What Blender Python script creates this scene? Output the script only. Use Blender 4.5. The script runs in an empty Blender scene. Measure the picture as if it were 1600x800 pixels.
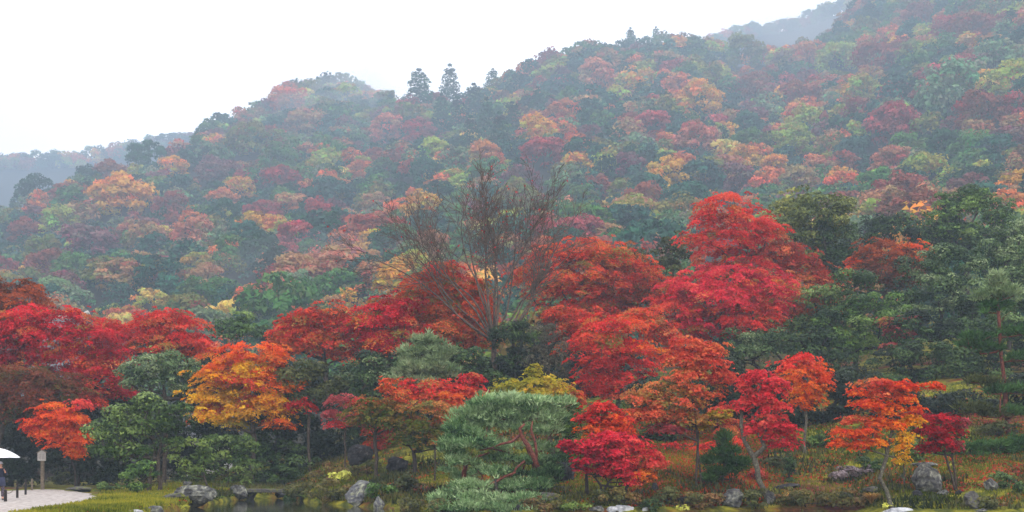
import bpy, math, random
import numpy as np
from mathutils import Vector
R = math.radians
rng = np.random.default_rng(11)
random.seed(11)
SC = bpy.context.scene
COL = SC.collection
# ------------------------------------------------------------------ camera, sky, sun, exposure
CAMZ, F, HZ = 1.9, 2000.0, 715.0            # eye height, focal length in px of a 1600 px wide picture, horizon row
cam_d = bpy.data.cameras.new('camera'); cam = bpy.data.objects.new('camera', cam_d); COL.objects.link(cam)
cam.location = (0, 0, CAMZ); cam.rotation_euler = (R(90), 0, 0)
cam_d.sensor_width = 36; cam_d.lens = 36 * F / 1600; cam_d.shift_y = (HZ - 400) / 1600
cam_d.clip_start = 0.1; cam_d.clip_end = 5000
SC.camera = cam
W = bpy.data.worlds.new('World'); SC.world = W; W.use_nodes = True
nt = W.node_tree; nt.nodes.clear()
SUN_EL, SUN_AZ = R(58), R(150)
wo = nt.nodes.new('ShaderNodeOutputWorld'); bg = nt.nodes.new('ShaderNodeBackground')
sky = nt.nodes.new('ShaderNodeTexSky'); sky.sky_type = 'NISHITA'; sky.sun_disc = False
sky.sun_elevation = SUN_EL; sky.sun_rotation = SUN_AZ
sc_ = nt.nodes.new('ShaderNodeVectorMath'); sc_.operation = 'SCALE'; sc_.inputs['Scale'].default_value = 0.10
tc = nt.nodes.new('ShaderNodeTexCoord'); nz = nt.nodes.new('ShaderNodeTexNoise'); nz.inputs['Scale'].default_value = 1.7
nz.inputs['Detail'].default_value = 4; nz.inputs['Roughness'].default_value = 0.45
cr = nt.nodes.new('ShaderNodeValToRGB')
cr.color_ramp.elements[0].position = 0.36; cr.color_ramp.elements[0].color = (1.50, 1.42, 1.52, 1)
cr.color_ramp.elements[1].position = 0.58; cr.color_ramp.elements[1].color = (2.78, 2.56, 2.42, 1)
mx = nt.nodes.new('ShaderNodeMixRGB'); mx.inputs['Fac'].default_value = 0.90
nt.links.new(sky.outputs['Color'], sc_.inputs[0]); nt.links.new(sc_.outputs['Vector'], mx.inputs['Color1'])
nt.links.new(tc.outputs['Generated'], nz.inputs['Vector']); nt.links.new(nz.outputs['Fac'], cr.inputs['Fac'])
nt.links.new(cr.outputs['Color'], mx.inputs['Color2']); nt.links.new(mx.outputs['Color'], bg.inputs['Color'])
bg.inputs['Strength'].default_value = 1.0
nt.links.new(bg.outputs['Background'], wo.inputs['Surface'])
sun_d = bpy.data.lights.new('sun', 'SUN'); sun = bpy.data.objects.new('sun', sun_d); COL.objects.link(sun)
sun_d.energy = 1.1; sun_d.angle = R(25); sun_d.color = (1, 0.97, 0.93)
# light comes from high behind the camera's right shoulder
sdir = Vector((math.cos(SUN_EL) * math.sin(SUN_AZ), math.cos(SUN_EL) * math.cos(SUN_AZ), math.sin(SUN_EL)))
sun.rotation_euler = sdir.to_track_quat('Z', 'Y').to_euler(); sun.location = (0, -20, 60)
SC.view_settings.view_transform = 'Standard'; SC.view_settings.look = 'None'
SC.view_settings.exposure = 0.08; SC.view_settings.gamma = 1.0
SC.render.engine = 'CYCLES'
SC.cycles.max_bounces = 6; SC.cycles.diffuse_bounces = 3; SC.cycles.transmission_bounces = 3
SC.cycles.volume_bounces = 1; SC.cycles.transparent_max_bounces = 6
HAZE_DENSITY = 0.00070
HAZE_COLOR = (0.62, 0.80, 1.0)

# ------------------------------------------------------------------ helpers
def lin(c):
    c = np.asarray(c, float) / 255.0
    return np.where(c <= 0.04045, c / 12.92, ((c + 0.055) / 1.055) ** 2.4)
def tag(o, label=None, cat=None, group=None, kind=None):
    if label: o['label'] = label
    if cat: o['category'] = cat
    if group: o['group'] = group
    if kind: o['kind'] = kind
    return o
def link(o, parent=None):
    COL.objects.link(o)
    if parent is not None: o.parent = parent
    return o
def empty(name, loc, label=None, cat=None, group=None, rz=0):
    o = bpy.data.objects.new(name, None); o.location = loc; o.rotation_euler = (0, 0, rz); o.empty_display_size = 0.3
    link(o); return tag(o, label, cat, group)
def mesh_np(name, v, f, mat, col=None, smooth=False):
    """v (n,3), f (m,k) all faces with k corners"""
    me = bpy.data.meshes.new(name)
    v = np.asarray(v, np.float32); f = np.asarray(f, np.int32); k = f.shape[1]
    me.vertices.add(len(v)); me.vertices.foreach_set('co', v.ravel())
    me.loops.add(f.size); me.loops.foreach_set('vertex_index', f.ravel())
    me.polygons.add(len(f)); me.polygons.foreach_set('loop_start', np.arange(0, f.size, k, dtype=np.int32))
    me.polygons.foreach_set('loop_total', np.full(len(f), k, np.int32))
    if smooth: me.polygons.foreach_set('use_smooth', np.ones(len(f), bool))
    if col is not None:
        a = me.color_attributes.new('Col', 'FLOAT_COLOR', 'POINT')
        c = np.ones((len(v), 4), np.float32); c[:, :3] = col
        a.data.foreach_set('color', c.ravel())
    me.update(calc_edges=True)
    for m in (mat if isinstance(mat, (list, tuple)) else [mat]): me.materials.append(m)
    return me
def obj(name, me, parent=None, loc=None):
    o = bpy.data.objects.new(name, me)
    if loc is not None: o.location = loc
    return link(o, parent)
class MB:
    def __init__(s): s.v = []; s.f = []
    def add(s, vs, fs):
        b = len(s.v); s.v += [tuple(p) for p in vs]; s.f += [tuple(i + b for i in q) for q in fs]
    def box(s, c, d, rz=0, bev=0.0, taper=1.0):
        cx, cy, cz = c; x, y, z = d[0] / 2, d[1] / 2, d[2] / 2; ca, sa = math.cos(rz), math.sin(rz)
        vs = []
        for k, zz in ((1, -z), (taper, z)):
            for a, b in ((-x, -y), (x, -y), (x, y), (-x, y)):
                a, b = a * k, b * k
                vs.append((cx + a * ca - b * sa, cy + a * sa + b * ca, cz + zz))
        s.add(vs, [(3, 2, 1, 0), (4, 5, 6, 7), (0, 1, 5, 4), (1, 2, 6, 5), (2, 3, 7, 6), (3, 0, 4, 7)])
    def tube(s, pts, rad, n=8):
        pts = [Vector(p) for p in pts]
        if not hasattr(rad, '__len__'): rad = [rad] * len(pts)
        rings = []
        for i, p in enumerate(pts):
            d = (pts[min(i + 1, len(pts) - 1)] - pts[max(i - 1, 0)]).normalized()
            u = d.cross(Vector((0.3, 1, 0.2))).normalized(); w = d.cross(u)
            rings.append([p + (u * math.cos(2 * math.pi * k / n) + w * math.sin(2 * math.pi * k / n)) * rad[i] for k in range(n)])
        vs = [p for r in rings for p in r]; fs = []
        for i in range(len(pts) - 1):
            for k in range(n): fs.append((i * n + k, i * n + (k + 1) % n, (i + 1) * n + (k + 1) % n, (i + 1) * n + k))
        fs.append(tuple(range(n))[::-1]); fs.append(tuple((len(pts) - 1) * n + k for k in range(n)))
        s.add(vs, fs)
    def build(s, name, mat, parent=None, smooth=False, loc=None, bevel=0):
        me = bpy.data.meshes.new(name); me.from_pydata([tuple(p) for p in s.v], [], s.f)
        if smooth: me.polygons.foreach_set('use_smooth', [True] * len(me.polygons))
        me.materials.append(mat); me.update()
        o = obj(name, me, parent, loc)
        if bevel:
            b = o.modifiers.new('bevel', 'BEVEL'); b.width = bevel; b.segments = 2
        return o

# ------------------------------------------------------------------ materials
def new_mat(name):
    m = bpy.data.materials.new(name); m.use_nodes = True; t = m.node_tree
    return m, t, t.nodes['Principled BSDF'], t.nodes['Material Output']
def noise_mat(name, stops, scale=3, detail=6, rough=0.85, bump=0.3, bscale=12, bdist=0.05, coord='Object', spec=0.3, dist=0.0):
    m, t, b, o = new_mat(name); L = t.links.new
    tc = t.nodes.new('ShaderNodeTexCoord'); n = t.nodes.new('ShaderNodeTexNoise')
    n.inputs['Scale'].default_value = scale; n.inputs['Detail'].default_value = detail; n.inputs['Roughness'].default_value = 0.65
    n.inputs['Distortion'].default_value = dist
    r = t.nodes.new('ShaderNodeValToRGB'); e = r.color_ramp.elements
    while len(e) < len(stops): e.new(0.5)
    for q, (p, c) in zip(e, stops): q.position = p; q.color = (*lin(c), 1)
    L(tc.outputs[coord], n.inputs['Vector']); L(n.outputs['Fac'], r.inputs['Fac']); L(r.outputs['Color'], b.inputs['Base Color'])
    if bump:
        n2 = t.nodes.new('ShaderNodeTexNoise'); n2.inputs['Scale'].default_value = bscale; n2.inputs['Detail'].default_value = 8
        bp = t.nodes.new('ShaderNodeBump'); bp.inputs['Strength'].default_value = bump; bp.inputs['Distance'].default_value = bdist
        L(tc.outputs[coord], n2.inputs['Vector']); L(n2.outputs['Fac'], bp.inputs['Height']); L(bp.outputs['Normal'], b.inputs['Normal'])
    b.inputs['Roughness'].default_value = rough; b.inputs['Specular IOR Level'].default_value = spec
    return m
def leaf_mat(name, trans=0.3, rough=0.5, spec=0.35):
    m, t, b, o = new_mat(name); L = t.links.new
    a = t.nodes.new('ShaderNodeAttribute'); a.attribute_name = 'Col'
    oi = t.nodes.new('ShaderNodeObjectInfo')
    mu = t.nodes.new('ShaderNodeMixRGB'); mu.blend_type = 'MULTIPLY'; mu.inputs['Fac'].default_value = 1
    L(a.outputs['Color'], mu.inputs['Color1']); L(oi.outputs['Color'], mu.inputs['Color2'])
    L(mu.outputs['Color'], b.inputs['Base Color']); b.inputs['Roughness'].default_value = rough; b.inputs['Specular IOR Level'].default_value = spec
    tr = t.nodes.new('ShaderNodeBsdfTranslucent'); L(mu.outputs['Color'], tr.inputs['Color'])
    ms = t.nodes.new('ShaderNodeMixShader'); ms.inputs['Fac'].default_value = trans
    L(b.outputs['BSDF'], ms.inputs[1]); L(tr.outputs['BSDF'], ms.inputs[2]); L(ms.outputs['Shader'], o.inputs['Surface'])
    return m
M = {}
M['leaf'] = leaf_mat('autumn_leaf', 0.45, 0.7, 0.1)
M['glossy'] = leaf_mat('evergreen_leaf', 0.14, 0.5, 0.22)
M['needle'] = leaf_mat('pine_needle', 0.2, 0.7, 0.12)
M['hill'] = leaf_mat('hill_foliage', 0.25, 0.8, 0.1)
M['bark'] = noise_mat('grey_brown_bark', [(0.3, (38, 32, 28)), (0.55, (72, 62, 54)), (0.75, (112, 104, 92))], 6, rough=0.8)
M['bark_dark'] = noise_mat('dark_wet_bark', [(0.3, (24, 19, 18)), (0.7, (58, 46, 42))], 6, rough=0.6)
M['bark_pale'] = noise_mat('pale_lichen_bark', [(0.32, (50, 46, 40)), (0.5, (92, 86, 78)), (0.6, (104, 108, 84)), (0.72, (150, 150, 136))], 13, rough=0.9, bump=.6, bscale=25, dist=0.3)
M['bark_bare'] = noise_mat('bare_tree_bark', [(0.35, (56, 44, 42)), (0.7, (122, 106, 92))], 5)
M['bark_pine'] = noise_mat('red_pine_bark', [(0.34, (44, 28, 24)), (0.5, (104, 54, 44)), (0.7, (140, 84, 68))], 9, rough=0.85, bump=.8, bscale=22, bdist=.04, dist=.8)
M['rock'] = noise_mat('grey_garden_rock', [(0.34, (26, 26, 28)), (0.46, (72, 72, 74)), (0.56, (104, 106, 98)), (0.68, (160, 162, 150))], 3.2, 10, 0.8, 0.7, 7, 0.08, dist=0.8)
M['rock_dark'] = noise_mat('dark_purple_rock', [(0.36, (12, 12, 15)), (0.5, (34, 33, 38)), (0.6, (58, 58, 60)), (0.7, (116, 116, 118))], 3.5, 10, 0.75, 0.7, 7, 0.08, dist=0.8)
M['rock_lichen'] = noise_mat('lichened_rock', [(0.34, (58, 58, 66)), (0.5, (104, 106, 108)), (0.58, (146, 150, 130)), (0.7, (184, 188, 164))], 2.6, 8, 0.85, 0.6, 8, 0.06, dist=1.2)
M['rock_white'] = noise_mat('pale_rock', [(0.3, (104, 108, 116)), (0.6, (186, 190, 194)), (0.8, (222, 224, 222))], 4, 8, 0.7, 0.5, 8, 0.05)
M['rock_moss'] = noise_mat('mossy_rock', [(0.3, (44, 44, 44)), (0.5, (88, 86, 84)), (0.6, (98, 104, 52)), (0.75, (132, 134, 52))], 3.4, 9, 0.9, 0.7, 9, 0.08, dist=0.7)
M['wood_post'] = noise_mat('weathered_post_wood', [(0.3, (84, 74, 62)), (0.7, (138, 126, 108))], 9, rough=0.8)
M['wood_dark'] = noise_mat('dark_post_wood', [(0.3, (18, 15, 15)), (0.7, (44, 36, 33))], 9, rough=0.6)
M['board'] = noise_mat('pale_sign_board', [(0.3, (158, 156, 154)), (0.7, (196, 194, 190))], 12, rough=0.7, bump=0.1)
M['ink'] = noise_mat('faded_ink', [(0.3, (96, 94, 94)), (0.7, (128, 126, 124))], 20, bump=0)
M['rope'] = noise_mat('straw_rope', [(0.3, (70, 60, 46)), (0.7, (108, 96, 76))], 30, bump=0)
M['gravel'] = noise_mat('white_gravel', [(0.34, (112, 104, 98)), (0.47, (164, 156, 150)), (0.56, (182, 175, 170)), (0.72, (206, 200, 195))], 3.5, 15, 0.95, 0.5, 40, 0.02)
M['roof'] = noise_mat('grey_roof_tile', [(0.3, (84, 88, 96)), (0.7, (132, 136, 142))], 4, rough=0.5)
M['plaster'] = noise_mat('white_plaster', [(0.3, (200, 200, 200)), (0.7, (232, 232, 230))], 2, rough=0.9, bump=0.05)
M['timber'] = noise_mat('dark_timber', [(0.3, (34, 27, 24)), (0.7, (66, 54, 48))], 5)
M['umbrella'] = noise_mat('white_umbrella_cloth', [(0.3, (226, 230, 236)), (0.7, (240, 243, 247))], 2, rough=0.5, bump=0.02)
M['metal'] = noise_mat('steel', [(0.3, (120, 122, 126)), (0.7, (150, 152, 156))], 5, rough=0.35, bump=0)
M['coat'] = noise_mat('navy_coat', [(0.3, (28, 31, 48)), (0.7, (48, 52, 72))], 8, rough=0.9)
M['vest'] = noise_mat('slate_blue_skirt_of_coat', [(0.3, (52, 58, 84)), (0.7, (78, 84, 112))], 8, rough=0.9)
M['trouser'] = noise_mat('patterned_trousers', [(0.42, (48, 40, 52)), (0.55, (104, 92, 104))], 22, rough=0.9)
M['skin'] = noise_mat('skin', [(0.3, (196, 146, 122)), (0.7, (212, 164, 140))], 4, rough=0.6, bump=0.05)
M['hat'] = noise_mat('pale_hat', [(0.3, (182, 182, 192)), (0.7, (206, 206, 214))], 6, rough=0.9)
M['hair'] = noise_mat('dark_hair', [(0.3, (20, 16, 15)), (0.7, (36, 28, 26))], 20, rough=0.5)
M['shoe'] = noise_mat('dark_shoe', [(0.3, (22, 20, 22)), (0.7, (40, 36, 38))], 9, rough=0.5)

# ground: moss, worn earth and fallen leaves in patches
def ground_mat():
    m, t, b, o = new_mat('moss_and_fallen_leaves'); L = t.links.new
    tc = t.nodes.new('ShaderNodeTexCoord')
    def nz(scale, det=6, dist=0.3):
        n = t.nodes.new('ShaderNodeTexNoise'); n.inputs['Scale'].default_value = scale; n.inputs['Detail'].default_value = det
        n.inputs['Distortion'].default_value = dist; n.inputs['Roughness'].default_value = 0.62; L(tc.outputs['Object'], n.inputs['Vector']); return n
    def ramp(n, stops):
        r = t.nodes.new('ShaderNodeValToRGB'); e = r.color_ramp.elements
        while len(e) < len(stops): e.new(0.5)
        for q, (p, c) in zip(e, stops): q.position = p; q.color = (*lin(c), 1)
        L(n.outputs['Fac'], r.inputs['Fac']); return r
    moss = ramp(nz(1.6, 9), [(0.3, (40, 48, 20)), (0.45, (76, 82, 26)), (0.58, (124, 122, 34)), (0.76, (164, 152, 44))])
    lit = ramp(nz(4.5, 9), [(0.3, (48, 30, 22)), (0.5, (96, 46, 34)), (0.7, (140, 66, 44))])
    mask = ramp(nz(0.22, 8, 0.8), [(0.5, (0, 0, 0)), (0.64, (255, 255, 255))])
    mix = t.nodes.new('ShaderNodeMixRGB'); L(mask.outputs['Color'], mix.inputs['Fac'])
    L(moss.outputs['Color'], mix.inputs['Color1']); L(lit.outputs['Color'], mix.inputs['Color2'])
    # forest floor beyond the garden (further than ~105 m)
    sep = t.nodes.new('ShaderNodeSeparateXYZ'); L(tc.outputs['Object'], sep.inputs['Vector'])
    mr = t.nodes.new('ShaderNodeMapRange'); mr.inputs['From Min'].default_value = 96; mr.inputs['From Max'].default_value = 112; L(sep.outputs['Y'], mr.inputs['Value'])
    floor = ramp(nz(0.3, 8), [(0.3, (24, 28, 20)), (0.7, (50, 44, 32))])
    mix2 = t.nodes.new('ShaderNodeMixRGB'); L(mr.outputs['Result'], mix2.inputs['Fac']); L(mix.outputs['Color'], mix2.inputs['Color1']); L(floor.outputs['Color'], mix2.inputs['Color2'])
    L(mix2.outputs['Color'], b.inputs['Base Color']); b.inputs['Roughness'].default_value = 0.95; b.inputs['Specular IOR Level'].default_value = 0.15
    bp = t.nodes.new('ShaderNodeBump'); bp.inputs['Strength'].default_value = 0.7; bp.inputs['Distance'].default_value = 0.08
    L(nz(9, 9).outputs['Fac'], bp.inputs['Height']); L(bp.outputs['Normal'], b.inputs['Normal'])
    return m
M['ground'] = ground_mat()
def water_mat():
    m, t, b, o = new_mat('pond_water'); L = t.links.new
    b.inputs['Base Color'].default_value = (0.018, 0.022, 0.016, 1); b.inputs['Roughness'].default_value = 0.07
    b.inputs['Specular IOR Level'].default_value = 0.5; b.inputs['IOR'].default_value = 1.33
    tc = t.nodes.new('ShaderNodeTexCoord'); mp = t.nodes.new('ShaderNodeMapping'); mp.inputs['Scale'].default_value = (1.0, 0.6, 1)
    n = t.nodes.new('ShaderNodeTexNoise'); n.inputs['Scale'].default_value = 3.0; n.inputs['Detail'].default_value = 4
    bp = t.nodes.new('ShaderNodeBump'); bp.inputs['Strength'].default_value = 0.25; bp.inputs['Distance'].default_value = 0.02
    L(tc.outputs['Object'], mp.inputs['Vector']); L(mp.outputs['Vector'], n.inputs['Vector']); L(n.outputs['Fac'], bp.inputs['Height']); L(bp.outputs['Normal'], b.inputs['Normal'])
    return m
M['water'] = water_mat()

# ------------------------------------------------------------------ terrain
def I(x, tab):
    xs, ys = zip(*tab); return np.interp(x, xs, ys)
SHORE = [(-600, 36), (-200, 41), (180, 43), (250, 50), (300, 58), (340, 65), (400, 72), (445, 72), (490, 64), (560, 60), (620, 56), (700, 54.5), (1000, 54), (1200, 55.5), (1340, 54.5), (1400, 52), (1700, 51), (2200, 40)]
SLOPE = [(-600, 0), (170, 0.0), (300, 0.012), (450, 0.06), (600, 0.12), (800, 0.15), (1000, 0.185), (1200, 0.21), (1350, 0.215), (1600, 0.24), (2200, 0.24)]
RIDGE = [(-600, 330), (0, 318), (30, 300), (60, 284), (130, 267), (180, 253), (260, 236), (300, 206), (350, 180), (400, 160), (450, 133), (490, 120), (540, 124), (580, 140), (640, 152), (700, 146), (750, 136), (800, 106), (870, 82), (920, 67), (1000, 57), (1060, 52), (1110, 60), (1150, 78), (1240, 72), (1290, 46), (1330, 12), (1400, -40), (1600, -150), (2200, -200)]
RDIST = [(-600, 280), (0, 290), (260, 330), (340, 400), (480, 500), (580, 480), (640, 390), (800, 420), (1000, 450), (1150, 450), (1240, 430), (1400, 470), (1600, 480), (2200, 480)]
FARA = [(-600, 250), (-100, 243), (0, 243), (60, 242), (120, 238), (180, 228), (240, 217), (300, 208), (360, 240), (460, 420), (2200, 900)]
FARB = [(-600, 900), (900, 600), (1060, 120), (1110, 62), (1150, 46), (1200, 36), (1250, 26), (1300, 8), (1340, -6), (1500, -20), (2200, -20)]
RDIST = [(a, b * 2.05) for a, b in RDIST]
_ph = rng.uniform(0, 6.28, 12)
def wob(x, y, s):
    x = x / s; y = y / s
    return (np.sin(x * 1.3 + _ph[0] + 1.7 * np.sin(y * .7 + _ph[1])) + np.sin(y * 1.1 + _ph[2] + 1.3 * np.sin(x * .9 + _ph[3]))
            + .5 * np.sin(x * 2.9 + y * 1.7 + _ph[4]) + .5 * np.sin(y * 3.1 - x * 2.1 + _ph[5])) / 3
def near_h(x, y, px):
    S = I(px, SHORE); sl = I(px, SLOPE); d = y - S
    up = -0.4 + 0.4 * np.clip(d / 1.3, 0, 1) + sl * np.clip(d - 1, 0, 50) + (0.08 * wob(x, y, 1.6) + 0.16 * wob(x, y, 5)) * np.clip(sl / 0.1, 0, 1) * np.clip(d / 3 - .2, 0, 1)
    dn = np.maximum(-0.4 + 0.6 * d, -1.5)
    z = np.where(d > 0, up, dn)
    return np.where(y < 14, np.maximum(z, 0 - 0.0 * y), z)
CR = 11.5
def H(x, y):
    x = np.asarray(x, float); y = np.asarray(y, float)
    px = 800 + F * x / np.maximum(y, 20)
    n = near_h(x, y, px)
    Rd = I(px, RDIST); Zr = CAMZ + (HZ - I(px, RIDGE)) / F * Rd - CR
    s = (y - 125) / (Rd - 125)
    main = np.where(s < 1, n + (Zr - n) * np.clip(s, 0, 1) ** 1.25, Zr - (s - 1) * (Rd - 125) * 0.5)
    main = main + 6 * wob(x, y, 60) * np.clip(s * 4, 0, 1) * np.clip((1.02 - s) * 5, 0, 1)
    ZA = CAMZ + (HZ - I(px, FARA)) / F * 1500 - CR; fa = ZA - abs(y - 1500) * 0.42
    ZB = CAMZ + (HZ - I(px, FARB)) / F * 1380 - CR; fb = ZB - abs(y - 1380) * 0.42
    far = np.maximum(np.maximum(fa, fb), 0)
    return np.where(y > 125, np.maximum(main, np.where(s > 1, far, -99)), n)
def Hs(x, y): return float(H(np.array([x]), np.array([y]))[0])
def P(px, py, D): return np.array([(px - 800) / F * D, D, CAMZ + (HZ - py) / F * D])
def hit(px, py, d0=38, d1=140, lift=0.0):
    D = np.arange(d0, d1, 0.25); x = (px - 800) / F * D; z = CAMZ + (HZ - py) / F * D
    ok = np.nonzero(H(x, D) + lift >= z)[0]
    d = D[ok[0]] if len(ok) else d1
    return float(d)
def gpt(px, D):
    x = (px - 800) / F * D; return np.array([x, D, Hs(x, D)])

def axis(parts):
    out = []
    for a, b, st in parts: out += list(np.arange(a, b, st))
    return np.array(out + [parts[-1][1]])
gx = axis([(-1450, -200, 25), (-200, -60, 5), (-60, 60, 0.6), (60, 200, 5), (200, 1450, 25)])
gy = axis([(-50, 10, 6), (10, 40, 1.5), (40, 118, 0.6), (118, 200, 3), (200, 1020, 9), (1020, 1780, 16)])
X, Y = np.meshgrid(gx, gy); Z = H(X, Y)
nx, ny = len(gx), len(gy); idx = np.arange(nx * ny).reshape(ny, nx)
fq = np.stack([idx[:-1, :-1], idx[:-1, 1:], idx[1:, 1:], idx[1:, :-1]], -1).reshape(-1, 4)
g = obj('ground', mesh_np('ground', np.stack([X, Y, Z], -1).reshape(-1, 3), fq, M['ground'], smooth=True)); tag(g, kind='structure')
wm = MB(); wm.add([(-120, 8, -0.4), (120, 8, -0.4), (120, 82, -0.4), (-120, 82, -0.4)], [(0, 1, 2, 3)])
tag(wm.build('pond_water', M['water']), kind='structure')
# gravel path
gp = [(-420, 768), (-200, 768), (0, 768.5), (30, 767), (60, 765.5), (85, 765.5), (110, 768), (135, 771), (150, 777), (148, 781), (128, 785), (95, 790), (60, 795), (30, 800), (0, 802.5), (-200, 802.5), (-420, 802.5)]
top = []
for i in range(len(gp)):
    a, b = gp[i], gp[(i + 1) % len(gp)]
    for k in range(4):
        q = (a[0] + (b[0] - a[0]) * k / 4, a[1] + (b[1] - a[1]) * k / 4); D = CAMZ * F / (q[1] - HZ)
        w = 0.12 * math.sin(i * 7.1 + k * 2.3)
        top.append(((q[0] - 800) / F * D + w, D + w, 0.035))
gm = MB(); n = len(top)
gm.add(top + [(x, y, -0.05) for x, y, z in top], [tuple(range(n))[::-1]] + [(i, (i + 1) % n, n + (i + 1) % n, n + i) for i in range(n)])
tag(gm.build('gravel_path', M['gravel']), kind='structure')

# ------------------------------------------------------------------ leaf generators
def unit(v): return v / np.maximum(np.linalg.norm(v, axis=-1, keepdims=True), 1e-9)
def tris(c, nrm, L, Wd, col, spin=None):
    """one pointed leaf (triangle) per centre"""
    n = len(c); nrm = unit(nrm); r = rng.normal(size=(n, 3)) if spin is None else spin
    u = unit(np.cross(nrm, r)); w = np.cross(nrm, u)
    L = np.broadcast_to(np.asarray(L, float), (n,))[:, None]; Wd = np.broadcast_to(np.asarray(Wd, float), (n,))[:, None]
    a = c + u * L * 0.6; b = c - u * L * 0.4 + w * Wd * 0.5; d = c - u * L * 0.4 - w * Wd * 0.5
    return np.stack([a, b, d], 1).reshape(-1, 3), np.repeat(col, 3, 0)
def palcol(pal, u):
    p = np.array([lin(c) for c in pal]); u = np.clip(u, 0, 0.999) * (len(p) - 1); i = u.astype(int); fr = (u - i)[:, None]
    i2 = np.minimum(i + 1, len(p) - 1); return p[i] * (1 - fr) + p[i2] * fr
PAL = dict(
    crimson=[(112, 24, 34), (176, 22, 40), (214, 34, 52), (226, 58, 62)], scarlet=[(146, 40, 32), (208, 40, 40), (232, 62, 54), (240, 104, 72)],
    brick=[(110, 70, 38), (172, 52, 40), (216, 60, 46), (230, 96, 56), (186, 120, 60)], dullred=[(110, 66, 38), (158, 56, 44), (196, 66, 54), (160, 92, 50)],
    orangered=[(196, 48, 34), (230, 80, 38), (242, 112, 42), (240, 140, 50)], orange=[(226, 84, 34), (244, 124, 30), (250, 158, 40)],
    salmon=[(196, 62, 52), (222, 92, 64), (226, 122, 76), (190, 132, 70), (130, 124, 60)], rust=[(112, 60, 28), (166, 78, 36), (196, 96, 42)],
    yellow=[(244, 140, 24), (250, 174, 30), (248, 198, 44), (204, 184, 50)], yelgold=[(176, 150, 36), (232, 170, 36), (250, 200, 50)], yelgreen=[(110, 120, 40), (156, 152, 44), (196, 180, 52), (208, 160, 60)],
    olivered=[(88, 84, 40), (120, 76, 46), (148, 70, 50), (96, 92, 50)], greenor=[(74, 92, 36), (110, 112, 42), (150, 112, 52), (196, 104, 62)],
    orgreen=[(120, 110, 46), (206, 92, 48), (226, 74, 48), (220, 122, 58), (150, 130, 56)], pinkred=[(160, 26, 50), (210, 36, 64), (230, 60, 74), (232, 94, 76)], pinkgrey=[(150, 60, 66), (186, 78, 84), (176, 106, 92)],
    pink=[(176, 30, 48), (216, 46, 62), (230, 78, 76), (220, 104, 80)], gold=[(236, 170, 40), (240, 190, 60)],
    dkgreen=[(16, 30, 15), (32, 52, 25), (60, 86, 42), (92, 116, 62)], green=[(28, 50, 20), (54, 80, 32), (84, 110, 50), (124, 146, 78)], midgreen=[(30, 54, 22), (58, 90, 36), (92, 124, 52), (124, 150, 76)],
    glossy=[(30, 50, 28), (56, 82, 44), (96, 120, 72), (158, 174, 130)], olive=[(44, 52, 26), (70, 78, 38), (102, 104, 54)], brightgreen=[(48, 72, 28), (86, 112, 44), (130, 150, 72)],
    bluepine=[(40, 68, 38), (84, 120, 72), (130, 160, 108), (166, 190, 142)], pine=[(44, 76, 36), (66, 102, 52), (92, 126, 66)], palepine=[(92, 116, 76), (130, 152, 108), (158, 174, 132)],
    twig=[(60, 58, 46), (92, 88, 70), (110, 104, 84)], lime=[(156, 160, 50), (196, 200, 84), (222, 224, 110)], azalea=[(54, 62, 30), (84, 88, 42), (112, 104, 52), (124, 84, 52)],
    grey=[(92, 80, 84), (130, 116, 120), (156, 142, 146)], drygrass=[(150, 110, 56), (184, 146, 84), (200, 168, 108)], bamboo=[(60, 74, 36), (104, 116, 54), (150, 152, 76)],
    duskgreen=[(14, 24, 14), (24, 38, 20), (38, 54, 28)])
def pnoise(p, s): return wob(p[:, 0] + 0.7 * p[:, 2], p[:, 2] * 1.6 + p[:, 1], s)

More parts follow.
